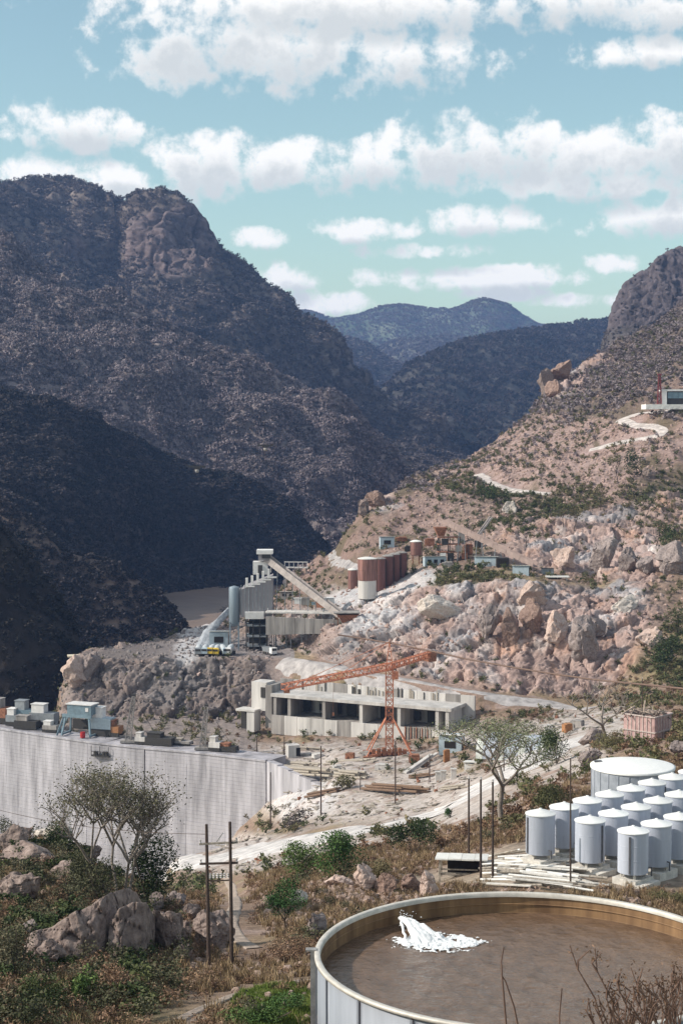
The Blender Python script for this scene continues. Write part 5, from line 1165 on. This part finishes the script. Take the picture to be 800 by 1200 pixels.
machine(18, 8, 5, 4, 5.5, MGREY, MWP, 'grey hut second from the left on the dam crest', 'crest hut')
machine(30, 12, 7, 4, 8, MBLSTEEL, MGREY, 'slate blue engine house behind the dark opening on the dam crest', 'engine house')
machine(32, 5, 8, 3.4, 4.2, MVOID, MC2, 'dark open-fronted bay with a pale lintel on the dam crest', 'open bay')
machine(52, 13, 9, 4, 7.5, MGREY, MWP, 'long grey shed with a pale roof left of the gantry crane', 'crest shed')
machine(60, 6, 5, 3, 3.4, MC2, MWP, 'small pale winch house beside the gantry crane strut', 'winch house')
machine(120, 12, 7.5, 4, 9, MBLUE, MWP, 'pale blue shed behind the right legs of the gantry crane', 'tall shed')
machine(134, 13, 4.6, 4, 5, mat('rust_orange_paint', (.42,.20,.09), .7), MBAL, 'rust-orange digger by the rock behind the dam crest', 'digger')
machine(212, 9, 7, 3, 1.8, MC2, MTIMB, 'low pale timber stack right of the dark tracked machine', 'timber pallet')
t = empty('work_cradle', crest(118, -3.4)-Vector((0,0,3.8)), -.35, 'small dark work platform hanging over the top of the dam face', 'work platform')
mb = MB(); mb.box((0,0,0),(6.2,1.5,.4)); mb.build('deck', MVOID, t)
for i in range(5): mb = MB(); mb.bar((-3+i*1.5,-.7,0),(-3+i*1.5,-.7,3.2 if i%2 == 0 else 1.5),.16); mb.build('rail_post', MVOID, t)
mb = MB(); mb.box((0,-.7,1.4),(6.2,.12,.15)); mb.box((-1.6,-.2,.8),(1.3,.8,1.3)); mb.box((1.6,-.2,.8),(1.5,.8,1.3)); mb.build('rail', MVOID, t)
for k, (x, y, w, h, m_) in enumerate([(395,903,2.4,1.4,MC1),(447,902,3.5,1.5,MC1),(410,889,2.5,1.5,MBAL),(372,888,3.0,1.2,MC1),(355,899,2,1,MC2),(485,893,3,2,MBAL),(497,899,2,1.5,MVOID),(523,893,1.6,3.2,mat('rust_orange_paint', (.42,.20,.09))),(429,886,2.2,1.3,MC2),(613,880,2.2,2,MBAL),(642,861,2,2.4,MC1),(664,858,2.2,2,mat('rust_orange_paint', (.42,.20,.09))),(676,852,3,1.6,MC2)]):
    p = hit(x, y, 280); mb = MB(); mb.box((0,0,h/2),(w,w*.7,h)); mb.box((w*.1,0,h+.12),(w*.7,w*.75,.2)); mb.box((-w*.3,-w*.4,h*.3),(w*.3,.2,h*.5)); o = mb.build('equipment_crate', m_, None, loc=p); o.rotation_euler = (0,0,rn.uniform(-.6,.6))
    tag(o, ['pale crate at the right end of the long timber stack','pale flat crate in front of the crane foot','rusty crate left of the crane foot','flat pale slab crate left of the crane on the terrace','small grey crate beside the left timber stack','rusty machine box just right of the crane foot','dark box beside the ramp','thin orange drilling rig beside the pale blue hut','small grey crate near the crane base','rusty crate behind the flat-topped acacia','pale upright crate by the dark end of the arched store','orange compressor on the dusty yard left of the bare tree','low grey crate on the dusty yard by the road'][k], 'crate')
for k, (x, y, D) in enumerate([(231,547,700),(311,522,760)]):
    p = P(x, y, D); t = empty('cableway_carriage', p, 0, ['nearer cableway carriage hanging over the dark ridge', 'farther cableway carriage hanging over the gorge'][k], 'cableway carriage')
    mb = MB(); mb.box((0,0,0),(7.2,.8,.7)); mb.box((0,0,-.6),(2.6,1,.9)); mb.build('carriage_frame', MVOID, t); MB().lathe([(0,-2.6),(.7,-2.4),(1.0,-1.2),(0,-1.1)], 12).build('bucket', MC2, t, True)
    cable('cableway_rope', sag(P(x-600, y-90, D+100), p+Vector((0,0,.4)), 2)+sag(p+Vector((0,0,.4)), P(x+620, y-60, D+60), 2), .04, MVOID, ['suspended rope carrying the nearer cableway carriage', 'suspended rope carrying the farther cableway carriage'][k])
print('built things', time.time()-T0)
# ================================================================ boulders, trees, shrubs
def rock_mat(name, c, c2): return mat(name, c, .95, var=.3, scale=1.6, bump=.9, col2=c2)
RKD = rock_mat('weathered_boulder', (.36,.28,.245), (.13,.095,.085)); RKP = rock_mat('pale_pink_rock', (.60,.47,.41), (.38,.27,.22)); RKG = rock_mat('grey_rock', (.35,.29,.27), (.16,.125,.115)); RKO = rock_mat('orange_rock', (.36,.25,.205), (.18,.115,.09)); RKW = rock_mat('bleached_rock', (.62,.56,.50), (.40,.34,.30))
def boulder(px, py, dmin, wpx, hpx, m, label, seed, rz=0, dep=.8, sub=5, tilt=0):
    b = hit(px, py, dmin); s = b.y/F; mb = rock_mb(seed, sub if dmin < 500 else 4, 1, 1, .5); v = np.array(mb.v); lo, hi = v.min(0), v.max(0); v = (v-(lo+hi)/2)/((hi-lo)/2)
    w = wpx/2*s; h = hpx/2*s*1.12; v = v*np.array([w, w*dep, h]); f1_, f2_, ic_, g_ = voro(v/max(w,h), .55, seed); v *= (1+.16*(ic_-.5)+.35*g_-.07*(1-sstep(0,.08,f2_-f1_)))[:,None]; v += .14*min(w,h)*np.stack([fbm(v, max(w,h)*.4, 5, .6, seed=seed+k) for k in range(3)], -1)
    mb.v = [tuple(q) for q in v]; o = mb.build('boulder', m, None, False); o.location = b+Vector((0,w*dep*.6,h*.82)); o.rotation_euler = (tilt, 0, rz)
    return tag(o, label, 'boulder')
def slab(pl, dmin, m, label, seed, depth=3.0, n=110):
    """ridge-shaped rock: pl lists (px, top y, foot y) along it"""
    px = np.array([a[0] for a in pl], float); top = np.array([a[1] for a in pl], float); ft = np.array([a[2] for a in pl], float); x = np.linspace(px[0], px[-1], n); tp = np.interp(x, px, top); fo = np.interp(x, px, ft)
    base = [hit(a, b, dmin) for a, b in zip(x, fo)]; D = np.array([b.y for b in base]); D = np.convolve(np.pad(D, 6, 'edge'), np.ones(13)/13, 'valid'); V_ = []
    K = 44
    for i in range(n):
        f = P(x[i], fo[i], D[i]); t_ = P(x[i], tp[i], D[i]+depth*.45); env = 1
        for k in range(K):
            q = k/(K-1)
            if q < .55: r = q/.55; p = f.lerp(t_, r); p.y -= math.sin(math.pi*r)*depth*.12; p.y = f.y+(t_.y-f.y)*r**1.6; 
            else: r = (q-.55)/.45; p = t_+Vector((0, depth*r, -(t_.z-f.z+.8)*r**1.5))
            if q == 0: p.z -= .8
            V_.append(tuple(p))
    A_ = np.array(V_); nn = fbm(A_, 1.3, 5, .6, seed=seed); f1, f2, idc, g = voro(A_*np.array([1,1,1.4]), 1.5, seed); q = np.clip(np.tile(np.sin(np.linspace(0,1,K)*math.pi), n), 0, 1)
    dsp = (nn*.5+g*.9-.28*(1-sstep(0,.08,f2-f1)))*q; A_[:,1] -= dsp; A_[:,2] += dsp*.5
    mb = MB(); mb.v = A_.tolist()
    for i in range(n-1):
        for k in range(K-1): a = i*K+k; mb.f.append((a, a+K, a+K+1, a+1))
    return tag(mb.build('boulder', m, None, True), label, 'boulder')
slab([(28,1112,1128),(36,1092,1130),(60,1086,1130),(80,1074,1132),(105,1060,1130),(130,1046,1126),(150,1040,1120),(160,1046,1112),(168,1062,1100)], 100, RKD, 'long sloping brown rock ridge in the lower left foreground', 900, 3.5)
slab([(128,1082,1128),(140,1064,1130),(155,1056,1130),(172,1058,1128),(182,1076,1120)], 95, RKD, 'rounded brown rock leaning against the right end of the long rock ridge', 903, 2.6, 60)
for a in [(28,1012,120,70,22,RKD,'flat pinkish slab of rock near the left edge below the hill crest',64,.1),(78,1030,115,40,18,RKD,'pale rock half hidden in scrub above the long rock ridge',65,.3),(20,1060,105,46,34,RKD,'dark-sided boulder at the left edge',66,.2),(178,1100,98,20,24,RKD,'mid-sized brown boulder in the middle of the boulder pile',61,.3),(232,1100,98,16,18,RKD,'small brown boulder above the narrow wedged one',62,.3),(168,1060,104,16,12,RKG,'little grey boulder capping the left side of the pile',63,.3),(195,1118,95,38,52,RKD,'large rounded boulder left of the twin-pole frame',1,.2),(214,1128,95,22,22,RKD,'smaller boulder at the foot of the large rounded one',2,.5),(250,1112,95,52,42,RKD,'broad boulder behind the twin-pole frame',3,.1),
          (185,1072,100,20,26,RKG,'upright grey boulder on top of the boulder pile',4,.8),(205,1070,105,24,24,RKG,'round grey boulder on top of the boulder pile, next to the upright one',5,.3),(222,1078,110,26,18,RKD,'flat boulder at the back of the boulder pile',6,0),
          (216,1106,95,16,26,RKD,'narrow boulder wedged between the two biggest boulders',7,.9),(60,1135,90,34,32,RKD,'low boulder at the left foot of the long rock ridge',8,.3),(36,1104,95,20,24,RKG,'small grey boulder at the left tip of the long rock ridge',9,.3),
          (62,975,140,46,22,RKW,'pale boulder on the crest of the left hill with a green shrub',10,.1),(15,1000,130,40,30,RKD,'brown boulder at the left edge near the hill crest',11,.3),(100,1000,120,36,22,RKD,'half-buried brown boulder below the pale crest boulder',12,.1),
          (398,1042,110,34,16,RKP,'pale pink boulder below the green bushes',13,.1),(428,1045,110,26,30,RKP,'pointed pinkish boulder below the green bushes',14,.4),(452,1048,110,26,26,RKO,'orange-brown boulder among the rubble left of the open shed',15,.2),(503,1052,105,24,30,RKP,'tall pale boulder at the rim of the reservoir beside the shed',16,.2),
          (478,1046,110,28,20,RKO,'reddish boulder in the rubble above the reservoir rim',17,.6),(350,1062,110,22,18,RKW,'pale split boulder beside the small tree',18,.2),(372,1098,95,24,26,RKG,'grey-white branching rock just left of the reservoir rim',19,.2),
          (690,900,200,30,22,RKG,'grey boulder left of the wide white-lidded tank',20,.2),(695,873,240,34,18,RKG,'rounded grey boulder beside the bare tree trunk',21,0),(796,884,220,24,14,RKG,'grey boulder behind the wide white-lidded tank',22,.3)]:
    boulder(*a)
# rocks of the cut and the hill
for a in [(515,731,540,56,34,RKW,'huge bleached flat-faced slab in the middle of the cut rock',30,.1,.35,5,.5),(624,712,540,36,30,RKP,'broad pinkish capstone on top of the rock pillar',31,.1),(622,742,530,26,40,RKO,'orange-streaked rock pillar under the broad capstone',32,0),
          (652,752,520,36,34,RKP,'pale pink block right of the rock pillar',33,.4),(684,775,515,34,50,RKG,'tall rounded grey boulder at the right of the cut rock',34,.2),(598,762,520,28,48,RKO,'grey pointed slab left of the pale pink block',35,.6),(573,748,520,26,40,RKG,'blue-grey slab in the middle of the cut rock',36,.3),
          (597,602,600,17,14,RKW,'isolated white boulder on the green slope above the crusher',37,0),(660,668,600,30,26,RKP,'round pale pink boulder at the right of the small cut',38,.2),(706,668,600,34,36,RKG,'dark grey boulder on the slope left of the square block',39,.1),
          (736,672,600,24,30,RKG,'square grey block of rock on the right slope',40,0),(756,676,600,22,24,RKG,'grey block of rock leaning right of the square one',41,.3),(788,675,600,34,40,RKG,'big grey outcrop at the right edge below the hillside road',42,.1),(745,700,590,34,18,RKG,'flat grey rock under the square block',43,.1),(730,722,570,38,24,RKW,'bleached rock below the pinkish pipeline',44,.2),
          (92,612,600,1,1,RKG,'',45,0),(440,596,700,26,20,RKO,'rounded outcrop on the skyline of the hill above the silos',46,.2),(426,606,700,16,22,RKD,'dark outcrop at the left end of the hill skyline',47,.2),
          (640,452,850,18,30,RKD,'dark craggy outcrop on the hillside skyline',48,.2),(656,446,850,26,24,RKO,'orange crag on the hillside skyline right of the dark one',49,.5),(650,464,850,24,18,RKO,'low orange ledge under the skyline crags',50,.2),(757,560,640,12,12,RKD,'small dark boulder on the rubble slope',51,.2),
          (700,748,520,26,26,RKG,'grey boulder right of the tall rounded one',52,.4),(760,760,500,30,24,RKP,'pinkish boulder in the scrub right of the cut',53,.4),(88,812,560,34,44,RKP,'pale rounded rock buttress at the left end of the promontory',54,.2),(105,800,560,30,34,RKG,'grey rock buttress beside the pale one on the promontory',55,.2)]:
    if a[6]: boulder(*a)
# rubble (stuff)
def rocks(name, mask, n, s0, s1, m, label, seed):
    p = sample(GM, n, mask); s = (s0*(s1/s0)**rng.random(n))[:, None]*rng.uniform(.7,1.2,(n,3)); r = rng.uniform(0, 6.28, (n, 3)); return gn_scatter(name, rock_mb(seed, 1, 1, .8), p, s, r, m, label)
w100 = 1/(1+(GD/120)**2)
rocks('near_rubble', ok*(GD > 88)*(GD < 260)*w100*((PX > 260)+.4+6*ell(460,1045,70,16)+3*ell(380,1060,60,20)), 8000, .08, .55, rock_mat('rubble_stone', (.46,.34,.28), (.22,.155,.125)), 'broken pinkish stones strewn over the near slope', 61)
rocks('yard_rubble', (1-face)*(GD > 300)*(GD < 520)*(PX > 240)*(1-calm), 600, .2, .9, rock_mat('yard_stone', (.48,.41,.38), (.24,.19,.17)), 'loose stones and debris on the dusty terrace', 62)
rocks('slope_rubble', (1-face*.3)*(GD > 560)*(GD < 960)*(.3+scree*2)*(1-calm)*(PX > 330), 13000, .3, 1.5, rock_mat('slope_stone', (.50,.36,.31), (.25,.17,.14)), 'broken rock littering the scree of the right hillside', 63)
rocks('cut_rubble', (face2+.5*face1)*(GD > 500), 700, .4, 1.3, rock_mat('cut_stone', (.48,.36,.32), (.24,.18,.16)), 'loose blocks lodged on the cut rock faces', 64)
rocks('promontory_rubble', (GD > 560)*(GD < 700)*(PX > 70)*(PX < 330)*(1-calm), 3000, .25, 1.3, rock_mat('promontory_stone', (.30,.26,.25), (.14,.12,.11)), 'broken grey rock on the promontory', 65)
scat2_ = None
# dry grass (stuff)
def tuft(n, h, seed, spread=.35, w=.02):
    rn = random.Random(seed); mb = MB()
    for i in range(n):
        a = rn.uniform(0, 6.28); r = rn.random()*spread; x, y = r*math.cos(a), r*math.sin(a); l = h*rn.uniform(.5,1.1); bx, by = rn.gauss(0,.28)*l, rn.gauss(0,.28)*l; q = rn.uniform(0,3.14); dx, dy = math.cos(q)*w, math.sin(q)*w; n0 = len(mb.v)
        mb.v += [(x-dx,y-dy,-.05),(x+dx,y+dy,-.05),(x+bx*.4+dx*.7,y+by*.4+dy*.7,l*.6),(x+bx*.4-dx*.7,y+by*.4-dy*.7,l*.6),(x+bx,y+by,l)]; mb.f += [(n0,n0+1,n0+2,n0+3),(n0+3,n0+2,n0+4)]
    return mb
FGR = foliage_mat('dry_grass_blades', (.15,.105,.06), (.26,.185,.11), (.34,.255,.155), .1); FGL = foliage_mat('pale_green_leaves', (.10,.12,.06), (.17,.185,.10), (.25,.25,.15), .1); FGN = foliage_mat('green_grass_blades', (.07,.11,.02), (.12,.17,.035), (.20,.22,.07), .1)
FRB = foliage_mat('russet_scrub_leaves', (.13,.08,.055), (.21,.13,.085), (.30,.20,.13), .1); FDG = foliage_mat('deep_green_leaves', (.028,.045,.018), (.055,.075,.028), (.10,.11,.045), .1); FOL = foliage_mat('olive_leaves', (.05,.055,.028), (.09,.09,.05), (.15,.135,.085), .1)
FMG = foliage_mat('fresh_green_leaves', (.035,.075,.025), (.065,.12,.035), (.11,.16,.05), .1)
def scat2(name, proto_mb, n, mask, s0, s1, m, label):
    p = sample(GM, n, mask); s = rng.uniform(s0, s1, n)[:, None]*rng.uniform(.8,1.2,(n,3)); r = np.zeros((n,3)); r[:,2] = rng.uniform(0,6.28,n); r[:,0] = rng.normal(0,.12,n); return gn_scatter(name, proto_mb, p, s, r, m, label)
nearm = ok*(GD > 26)*(GD < 250)*w100
scat2('dry_grass', tuft(34, .7, 1, .5, .03), 13000, nearm*(GD > 60)*(1-grassg)*(.35+sstep(-.2,.3,NZ))*(.4+.6*(PX > 230))*(1-ell(625,1030,75,24,.2)), .4, 1.2, FGR, 'tufts of dry straw-coloured grass on the near slope')
scat2('green_grass', tuft(46, .5, 2, .4, .035), 2200, (grassg > .3)*(GD < 110), .25, .65, FGN, 'bright green grass beside the footpath at the bottom')
scat2('russet_scrub', leaf_clump(150, .9, .9, .10, 71), 2600, nearm*(GD > 80)*(PX > 230)*(1-grassg)*(1-ell(620,1030,70,20)), .3, .9, FRB, 'low russet scrub on the near slope')
scat2('olive_scrub', leaf_clump(220, 1.0, 1.1, .08, 72), 1000, nearm*(GD > 80)*((PX < 215)*1.6+.15), .4, 1.5, FOL, 'tangled olive scrub over the left foreground hill')
scat2('dark_scrub', leaf_clump(220, 1.0, 1.1, .11, 73), 450, nearm*(GD > 80)*((PX < 170)*1.6), .6, 1.7, FDG, 'dark green scrub in the hollows of the left foreground hill')
scat2('yard_scrub', leaf_clump(120, 1.0, .9, .16, 74), 1500, (GD > 180)*(GD < 560)*(1-terrace*.96)*(1-calm)*(1-pad)*(PX > 225)*(1-face)*((PX > 560)+.3), .4, 1.5, FRB, 'brown scrub on the slope between the tanks and the terrace')
scat2('valley_scrub', leaf_clump(120, 1.0, .9, .16, 75), 700, (GD > 180)*(GD < 560)*(1-terrace*.96)*(1-calm)*(PX > 560)*(1-face), .5, 1.8, FG, 'olive scrub on the right slope above the tanks')
scat2('brown_scrub', leaf_clump(200, 1.0, .9, .07, 76), 1100, nearm*(GD > 80)*(PX < 240), .4, 1.4, FRB, 'leafless brown scrub over the left foreground hill')
pl_ = MB(); pl_.box((0,0,.15),(2.2,.3,.12)); pl_.box((.3,.25,.25),(1.6,.25,.12), .5)
scat2('yard_debris', pl_, 900, terrace*(GD > 300)*(GD < 520)*(1-calm), .4, 1.6, MTIMB, 'offcuts of timber and scrap strewn over the dusty terrace')
pl_ = MB(); pl_.box((0,0,.4),(1.0,.8,.8)); pl_.bar((.2,.1,.8),(.9,.4,1.5),.1)
scat2('yard_scrap', pl_, 50, terrace*(GD > 300)*(GD < 520)*(1-calm), .3, .9, MBAL, 'dark oddments lying about the dusty terrace')
# ---- trees as things
MBARK = mat('grey_bark', (.26,.22,.19), .95, var=.3, scale=5, bump=.4); MBARKD = mat('dark_bark', (.10,.075,.06), .95, var=.3, scale=5, bump=.4)
def tree(px, py, dmin, H, spread, label, fm, leaves=2600, lsize=.14, levels=4, seed=1, r0=.22, trunkf=.35, flat=.5, bark=None, name='tree', stems=1, lean=0, cat='tree', nb=3, cl=.45, D=None):
    b = hit(px, py, dmin); rn = random.Random(seed); t = empty(name, b, 0, label, cat); mb = MB(); tips = []
    def grow(p, d, l, r, lv):
        n = 4; pts = [p]; dd = d.copy()
        for i in range(n):
            dd = (dd+Vector((rn.gauss(0,.13), rn.gauss(0,.13), rn.gauss(0,.06)))).normalized(); pts.append(pts[-1]+dd*l/n)
        mb.path(pts, [r*(1-.32*i/n) for i in range(n+1)], 7 if lv < 2 else 4, lv == 0)
        if lv >= levels: tips.append(pts[-1]); tips.append(pts[-2]); return
        k = nb if lv < 2 else 3
        for i in range(k):
            a = 6.28*(i+rn.random()*.7)/k+rn.random(); out = Vector((math.cos(a), math.sin(a), 0)); up = .75-flat*.55*(lv/levels)+rn.gauss(0,.12); nd = (dd*.35+out*spread+Vector((0,0,up))).normalized()
            grow(pts[-1] if i else pts[-1], nd, l*rn.uniform(.58,.85)*(1 if lv else .9), r*.62, lv+1)
        if lv >= 1: tips.append(pts[-1])
    for q in range(stems):
        a = 6.28*q/stems+.5; o_ = .55 if stems > 1 else 0; grow(Vector((math.cos(a)*.15*(stems > 1), math.sin(a)*.15*(stems > 1), -.3)), Vector((lean+math.cos(a)*o_, math.sin(a)*o_, 1)).normalized(), H*trunkf*(1 if stems == 1 else rn.uniform(.8,1.25)), r0, 0)
    zs = max(p.z for p in tips); k = H/zs; mb.v = [(x, y, z*k if z > 0 else z) for x, y, z in mb.v]; tips = [Vector((p.x, p.y, p.z*k)) for p in tips]
    mb.build('trunk', bark or MBARK, t, True)
    if leaves:
        lm = MB()
        for i in range(leaves):
            c = rn.choice(tips)+Vector((rn.gauss(0,cl), rn.gauss(0,cl), rn.gauss(0,cl*.6))); a = Vector((rn.gauss(0,1), rn.gauss(0,1), rn.gauss(0,.6))).normalized(); q = a.cross(Vector((rn.gauss(0,1), rn.gauss(0,1), rn.gauss(0,1)))).normalized(); s = lsize*rn.uniform(.5,1.3); n0 = len(lm.v)
            lm.v += [tuple(c-a*s), tuple(c+q*s*.5), tuple(c+a*s), tuple(c-q*s*.5)]; lm.f.append((n0, n0+1, n0+2, n0+3))
        lm.build('crown', fm, t)
    return t
def bush(px, py, dmin, wpx, hpx, label, fm, n=2200, seed=1, ls=None, name='shrub'):
    b = hit(px, py, dmin); s = b.y/F; r = wpx/2*s*1.15; h = hpx*s; t = empty(name, b, 0, label, 'shrub')
    mb = leaf_clump(n, r, h, ls or .10+s*.5, seed); mb.build('foliage', fm, t); st = MB(); rn = random.Random(seed)
    for i in range(7): a = rn.uniform(0,6.28); st.path([(0,0,-.2),(r*.25*math.cos(a),r*.25*math.sin(a),h*.35),(r*.55*math.cos(a),r*.55*math.sin(a),h*.75)], [.05,.035,.015], 4)
    st.build('stems', MBARKD, t); return t
tree(142, 1066, 105, 12.4, 1.35, 'large loose-crowned olive tree on the left hill in front of the dam', FOL, 9500, .11, 4, 21, .15, .27, .45, MBARK, cl=.55, nb=4, stems=4)
bush(176, 1068, 110, 62, 92, 'dense dark green shrub under the right side of the large olive tree', FDG, 5200, 11, .12)
bush(118, 1062, 110, 70, 62, 'olive shrub at the left foot of the large olive tree', FOL, 2600, 12, .11)
bush(72, 985, 140, 44, 34, 'rounded green shrub on the pale boulder at the crest of the left hill', FDG, 2600, 13, .11)
bush(12, 972, 140, 40, 34, 'leafless grey shrub at the left edge on the hill crest', FOL, 700, 14, .09)
bush(80, 1050, 110, 60, 60, 'tangled grey-green shrub below the crest of the left hill', FOL, 2800, 15, .10)
bush(100, 1112, 90, 34, 30, 'bright green leafy sprout on the long rock ridge', FMG, 700, 16, .10)
bush(132, 1112, 90, 34, 26, 'russet shrub beside the bright green sprout', FRB, 900, 17, .08)
bush(100, 1182, 80, 36, 44, 'broad-leaved green shrub at the bottom left', FMG, 900, 18, .11)
bush(20, 1150, 80, 60, 90, 'olive shrub rising at the bottom left corner', FOL, 2600, 19, .09)
bush(50, 1195, 80, 60, 50, 'dark shrub at the bottom left beside the broad-leaved one', FDG, 2000, 20, .08)
bush(140, 1170, 80, 60, 40, 'brown scrub beside the fallen log', FRB, 1800, 21, .07)
bush(335, 1128, 80, 70, 32, 'low russet shrub left of the reservoir', FRB, 2600, 22, .07)
bush(310, 1200, 78, 110, 26, 'low spreading fresh green shrub at the bottom beside the reservoir', FMG, 4200, 23, .07)
bush(400, 1030, 130, 70, 52, 'large fresh green bush on the slope above the reservoir', FMG, 5200, 24, .12)
bush(352, 1030, 130, 52, 42, 'green bush left of the large fresh green one', FMG, 3600, 25, .12)
bush(436, 1034, 120, 44, 26, 'lower green bush right of the large fresh green one', FG, 2200, 26, .10)
bush(484, 1002, 150, 66, 40, 'spiky deep green bush near the edge of the dusty road', FDG, 3200, 27, .14)
bush(527, 958, 200, 14, 14, 'tiny square-cut green bush beside the road', FMG, 700, 28, .12)
bush(402, 925, 360, 30, 18, 'grey-green bush on the terrace between timber stacks', FG, 800, 29, .3)
bush(345, 972, 340, 36, 22, 'grey bush by the foot of the dam wing wall', FM, 700, 30, .3)
bush(652, 895, 230, 44, 44, 'rounded deep green bush beside the arched store', FDG, 3600, 31, .18)
bush(606, 878, 280, 60, 26, 'green shrub in front of the arched store roof', FG, 2400, 32, .2)
bush(642, 955, 170, 70, 32, 'dark olive shrub between the acacia and the tanks', FG, 2600, 33, .14)
bush(780, 790, 400, 44, 44, 'dense dark green bush on the slope at the right edge', FDG, 2200, 34, .35)
bush(792, 745, 450, 34, 36, 'olive bush above the dense dark one at the right edge', FG, 1200, 35, .35)
bush(742, 560, 600, 26, 30, 'dark green shrub on the upper right scree', FDG, 700, 36, .45)
bush(568, 590, 650, 34, 22, 'dark green shrub below the hill road', FDG, 700, 37, .45)
bush(780, 645, 560, 40, 34, 'dark green shrub behind the grey rocks at the right edge', FDG, 900, 38, .4)
bush(720, 880, 230, 60, 28, 'brown-green shrub in front of the ribbed container', FG, 1500, 39, .17)
bush(780, 1058, 110, 50, 16, 'low green shrub at the right edge behind the reservoir rim', FG, 1500, 40, .08)
tree(333, 1102, 95, 4.2, .7, 'small green-crowned tree with a thin dark stem left of the reservoir', FMG, 3000, .09, 3, 41, .08, .5, .2, MBARKD, cl=.28)
ta = tree(588, 966, 170, 14.0, .68, 'flat-topped acacia with a thick dark trunk in front of the arched store', FGL, 7000, .13, 4, 47, .42, .62, .75, MBARK, nb=4, cl=.6)
tree(708, 877, 230, 12.5, .8, 'bare grey tree with a thick forked trunk left of the ribbed container', FM, 260, .1, 4, 46, .40, .50, .2, MBARK, nb=3)
tree(552, 640, 640, 8, .8, 'thin bare tree on the hillside above the crusher', FM, 120, .3, 3, 44, .2, .4, .3)
for i, (x, y, h) in enumerate([(660,618,10),(672,622,9),(703,598,10),(724,566,12),(616,640,8),(756,606,9),(768,640,10)]):
    tree(x, y, 600, h, .6, ['thin bare tree left of the pair on the right hillside','thin bare tree right of the pair on the right hillside','lone slender tree in the middle of the right hillside','slender tree high on the scree of the right hillside','slender tree above the small cut','slender tree near the right edge of the hillside','tall slender tree behind the grey rocks'][i], FG, 260, .45, 3, 50+i, .2, .5, .2, MBARKD, cl=.7)
# trees on the upper skyline of the hill and the far crest
# log and fallen pole in the left foreground
for (x0, y0, x1, y1, r, lab) in [(152,1150,172,1184,.16,'short weathered log lying in the scrub at the bottom left'),(172,1112,218,1130,.07,'thin fallen pole leaning across the boulders'),(244,1118,272,1127,.09,'pale fallen pole at the foot of the twin-pole frame')]:
    a = hit(x0, y0, 78); b = P(x1, y1, a.y-1.2); mb = MB(); mb.tube(a+Vector((0,0,.15)), b+Vector((0,0,.1)), r, r*.8, 8); tag(mb.build('fallen_log', MTIMB), lab, 'log')
# dry stems close to the camera
MTW = mat('brown_dry_stem', (.17,.105,.08), .9)
def stems(px, py, D, lst, label, r=.012):
    g0 = P(px, py, D); g0.z = gz(g0.x, g0.y); t = empty('dry_stalk', g0, 0, label, 'dry stalk')
    for l_ in lst:
        pts_ = [P(x, y, D)-g0 for x, y in l_]; pts_ = [Vector((pts_[0].x, pts_[0].y, -.1))]+pts_; mb = MB(); mb.path(pts_, [r*(1-.6*i/(len(pts_)-1)) for i in range(len(pts_))], 6); mb.build('stem', MTW, t, True)
stems(595, 1240, 14, [[(595,1230),(591,1180),(588,1145),(587,1126),(590,1110)],[(612,1230),(602,1180),(592,1150),(587,1142)],[(655,1235),(655,1190),(658,1158)]], 'dark dry stalk rising in front of the reservoir water')
rn = random.Random(99)
for k in range(3):
    lst = []
    for i in range(26):
        x = rn.uniform([700,735,765][k], [760,790,830][k]); y = 1245; dx = rn.uniform(-30,30); top = rn.uniform(1125,1190)+abs(x-785)*.35
        if k == 0 and i < 3: top = [1108,1112,1150][i]; dx = [-60,-35,10][i]
        pts_ = [(x, y)]; 
        for q in (.3,.55,.8,1): pts_.append((x+dx*q+rn.gauss(0,3), y+(top-y)*q))
        lst.append(pts_)
        if rn.random() < .7: x2, y2 = pts_[3]; lst.append([(x2,y2),(x2+rn.uniform(-9,9), y2-10),(x2+rn.uniform(-16,16), y2-22)])
    g = 11+k
    g0 = P(750, 1240, g); g0.z = gz(g0.x, g0.y); t = empty('dry_brush', g0, 0, ['loose dry brown stalks bending left in the lower right corner','middle clump of dry brown stalks in the lower right corner','rightmost clump of dry brown stalks at the picture corner'][k], 'dry brush')
    mb = MB()
    for l_ in lst:
        pts_ = [P(x, y, g)-g0 for x, y in l_]; 
        if len(l_) > 3: pts_ = [Vector((pts_[0].x, pts_[0].y, -.1))]+pts_
        mb.path(pts_, [.009*(1-.6*i/(len(pts_)-1)) for i in range(len(pts_))], 4)
    mb.build('stems', MTW, t); lm = MB()
    for l_ in lst:
        for q in range(5):
            c = P(l_[-1][0]+rn.gauss(0,5), l_[-1][1]+rn.gauss(6,6), g)-g0; a = Vector((rn.gauss(0,1), rn.gauss(0,1), rn.gauss(0,1))).normalized()*.016; bq = a.cross(Vector((.3,1,.2))).normalized()*.006; n0 = len(lm.v); lm.v += [tuple(c-a), tuple(c+bq), tuple(c+a), tuple(c-bq)]; lm.f.append((n0,n0+1,n0+2,n0+3))
    lm.build('dry_leaves', FRB, t)
print('plants', time.time()-T0)
# ================================================================ air
hz = MB(); hz.box((0, 4300, (470-134)/2), (11000, 9400, 470+134)); 
hm = bpy.data.materials.new('air_haze'); hm.use_nodes = True; t = hm.node_tree; t.nodes.clear()
pv = t.nodes.new('ShaderNodeVolumePrincipled'); pv.inputs['Color'].default_value = (.30, .50, 1.0, 1); pv.inputs['Density'].default_value = 6.2e-5; pv.inputs['Anisotropy'].default_value = .1
ou = t.nodes.new('ShaderNodeOutputMaterial'); t.links.new(pv.outputs[0], ou.inputs['Volume'])
o = hz.build('haze', hm); tag(o, 'thin blue air haze over the gorge', kind='stuff')
print('done', time.time()-T0)
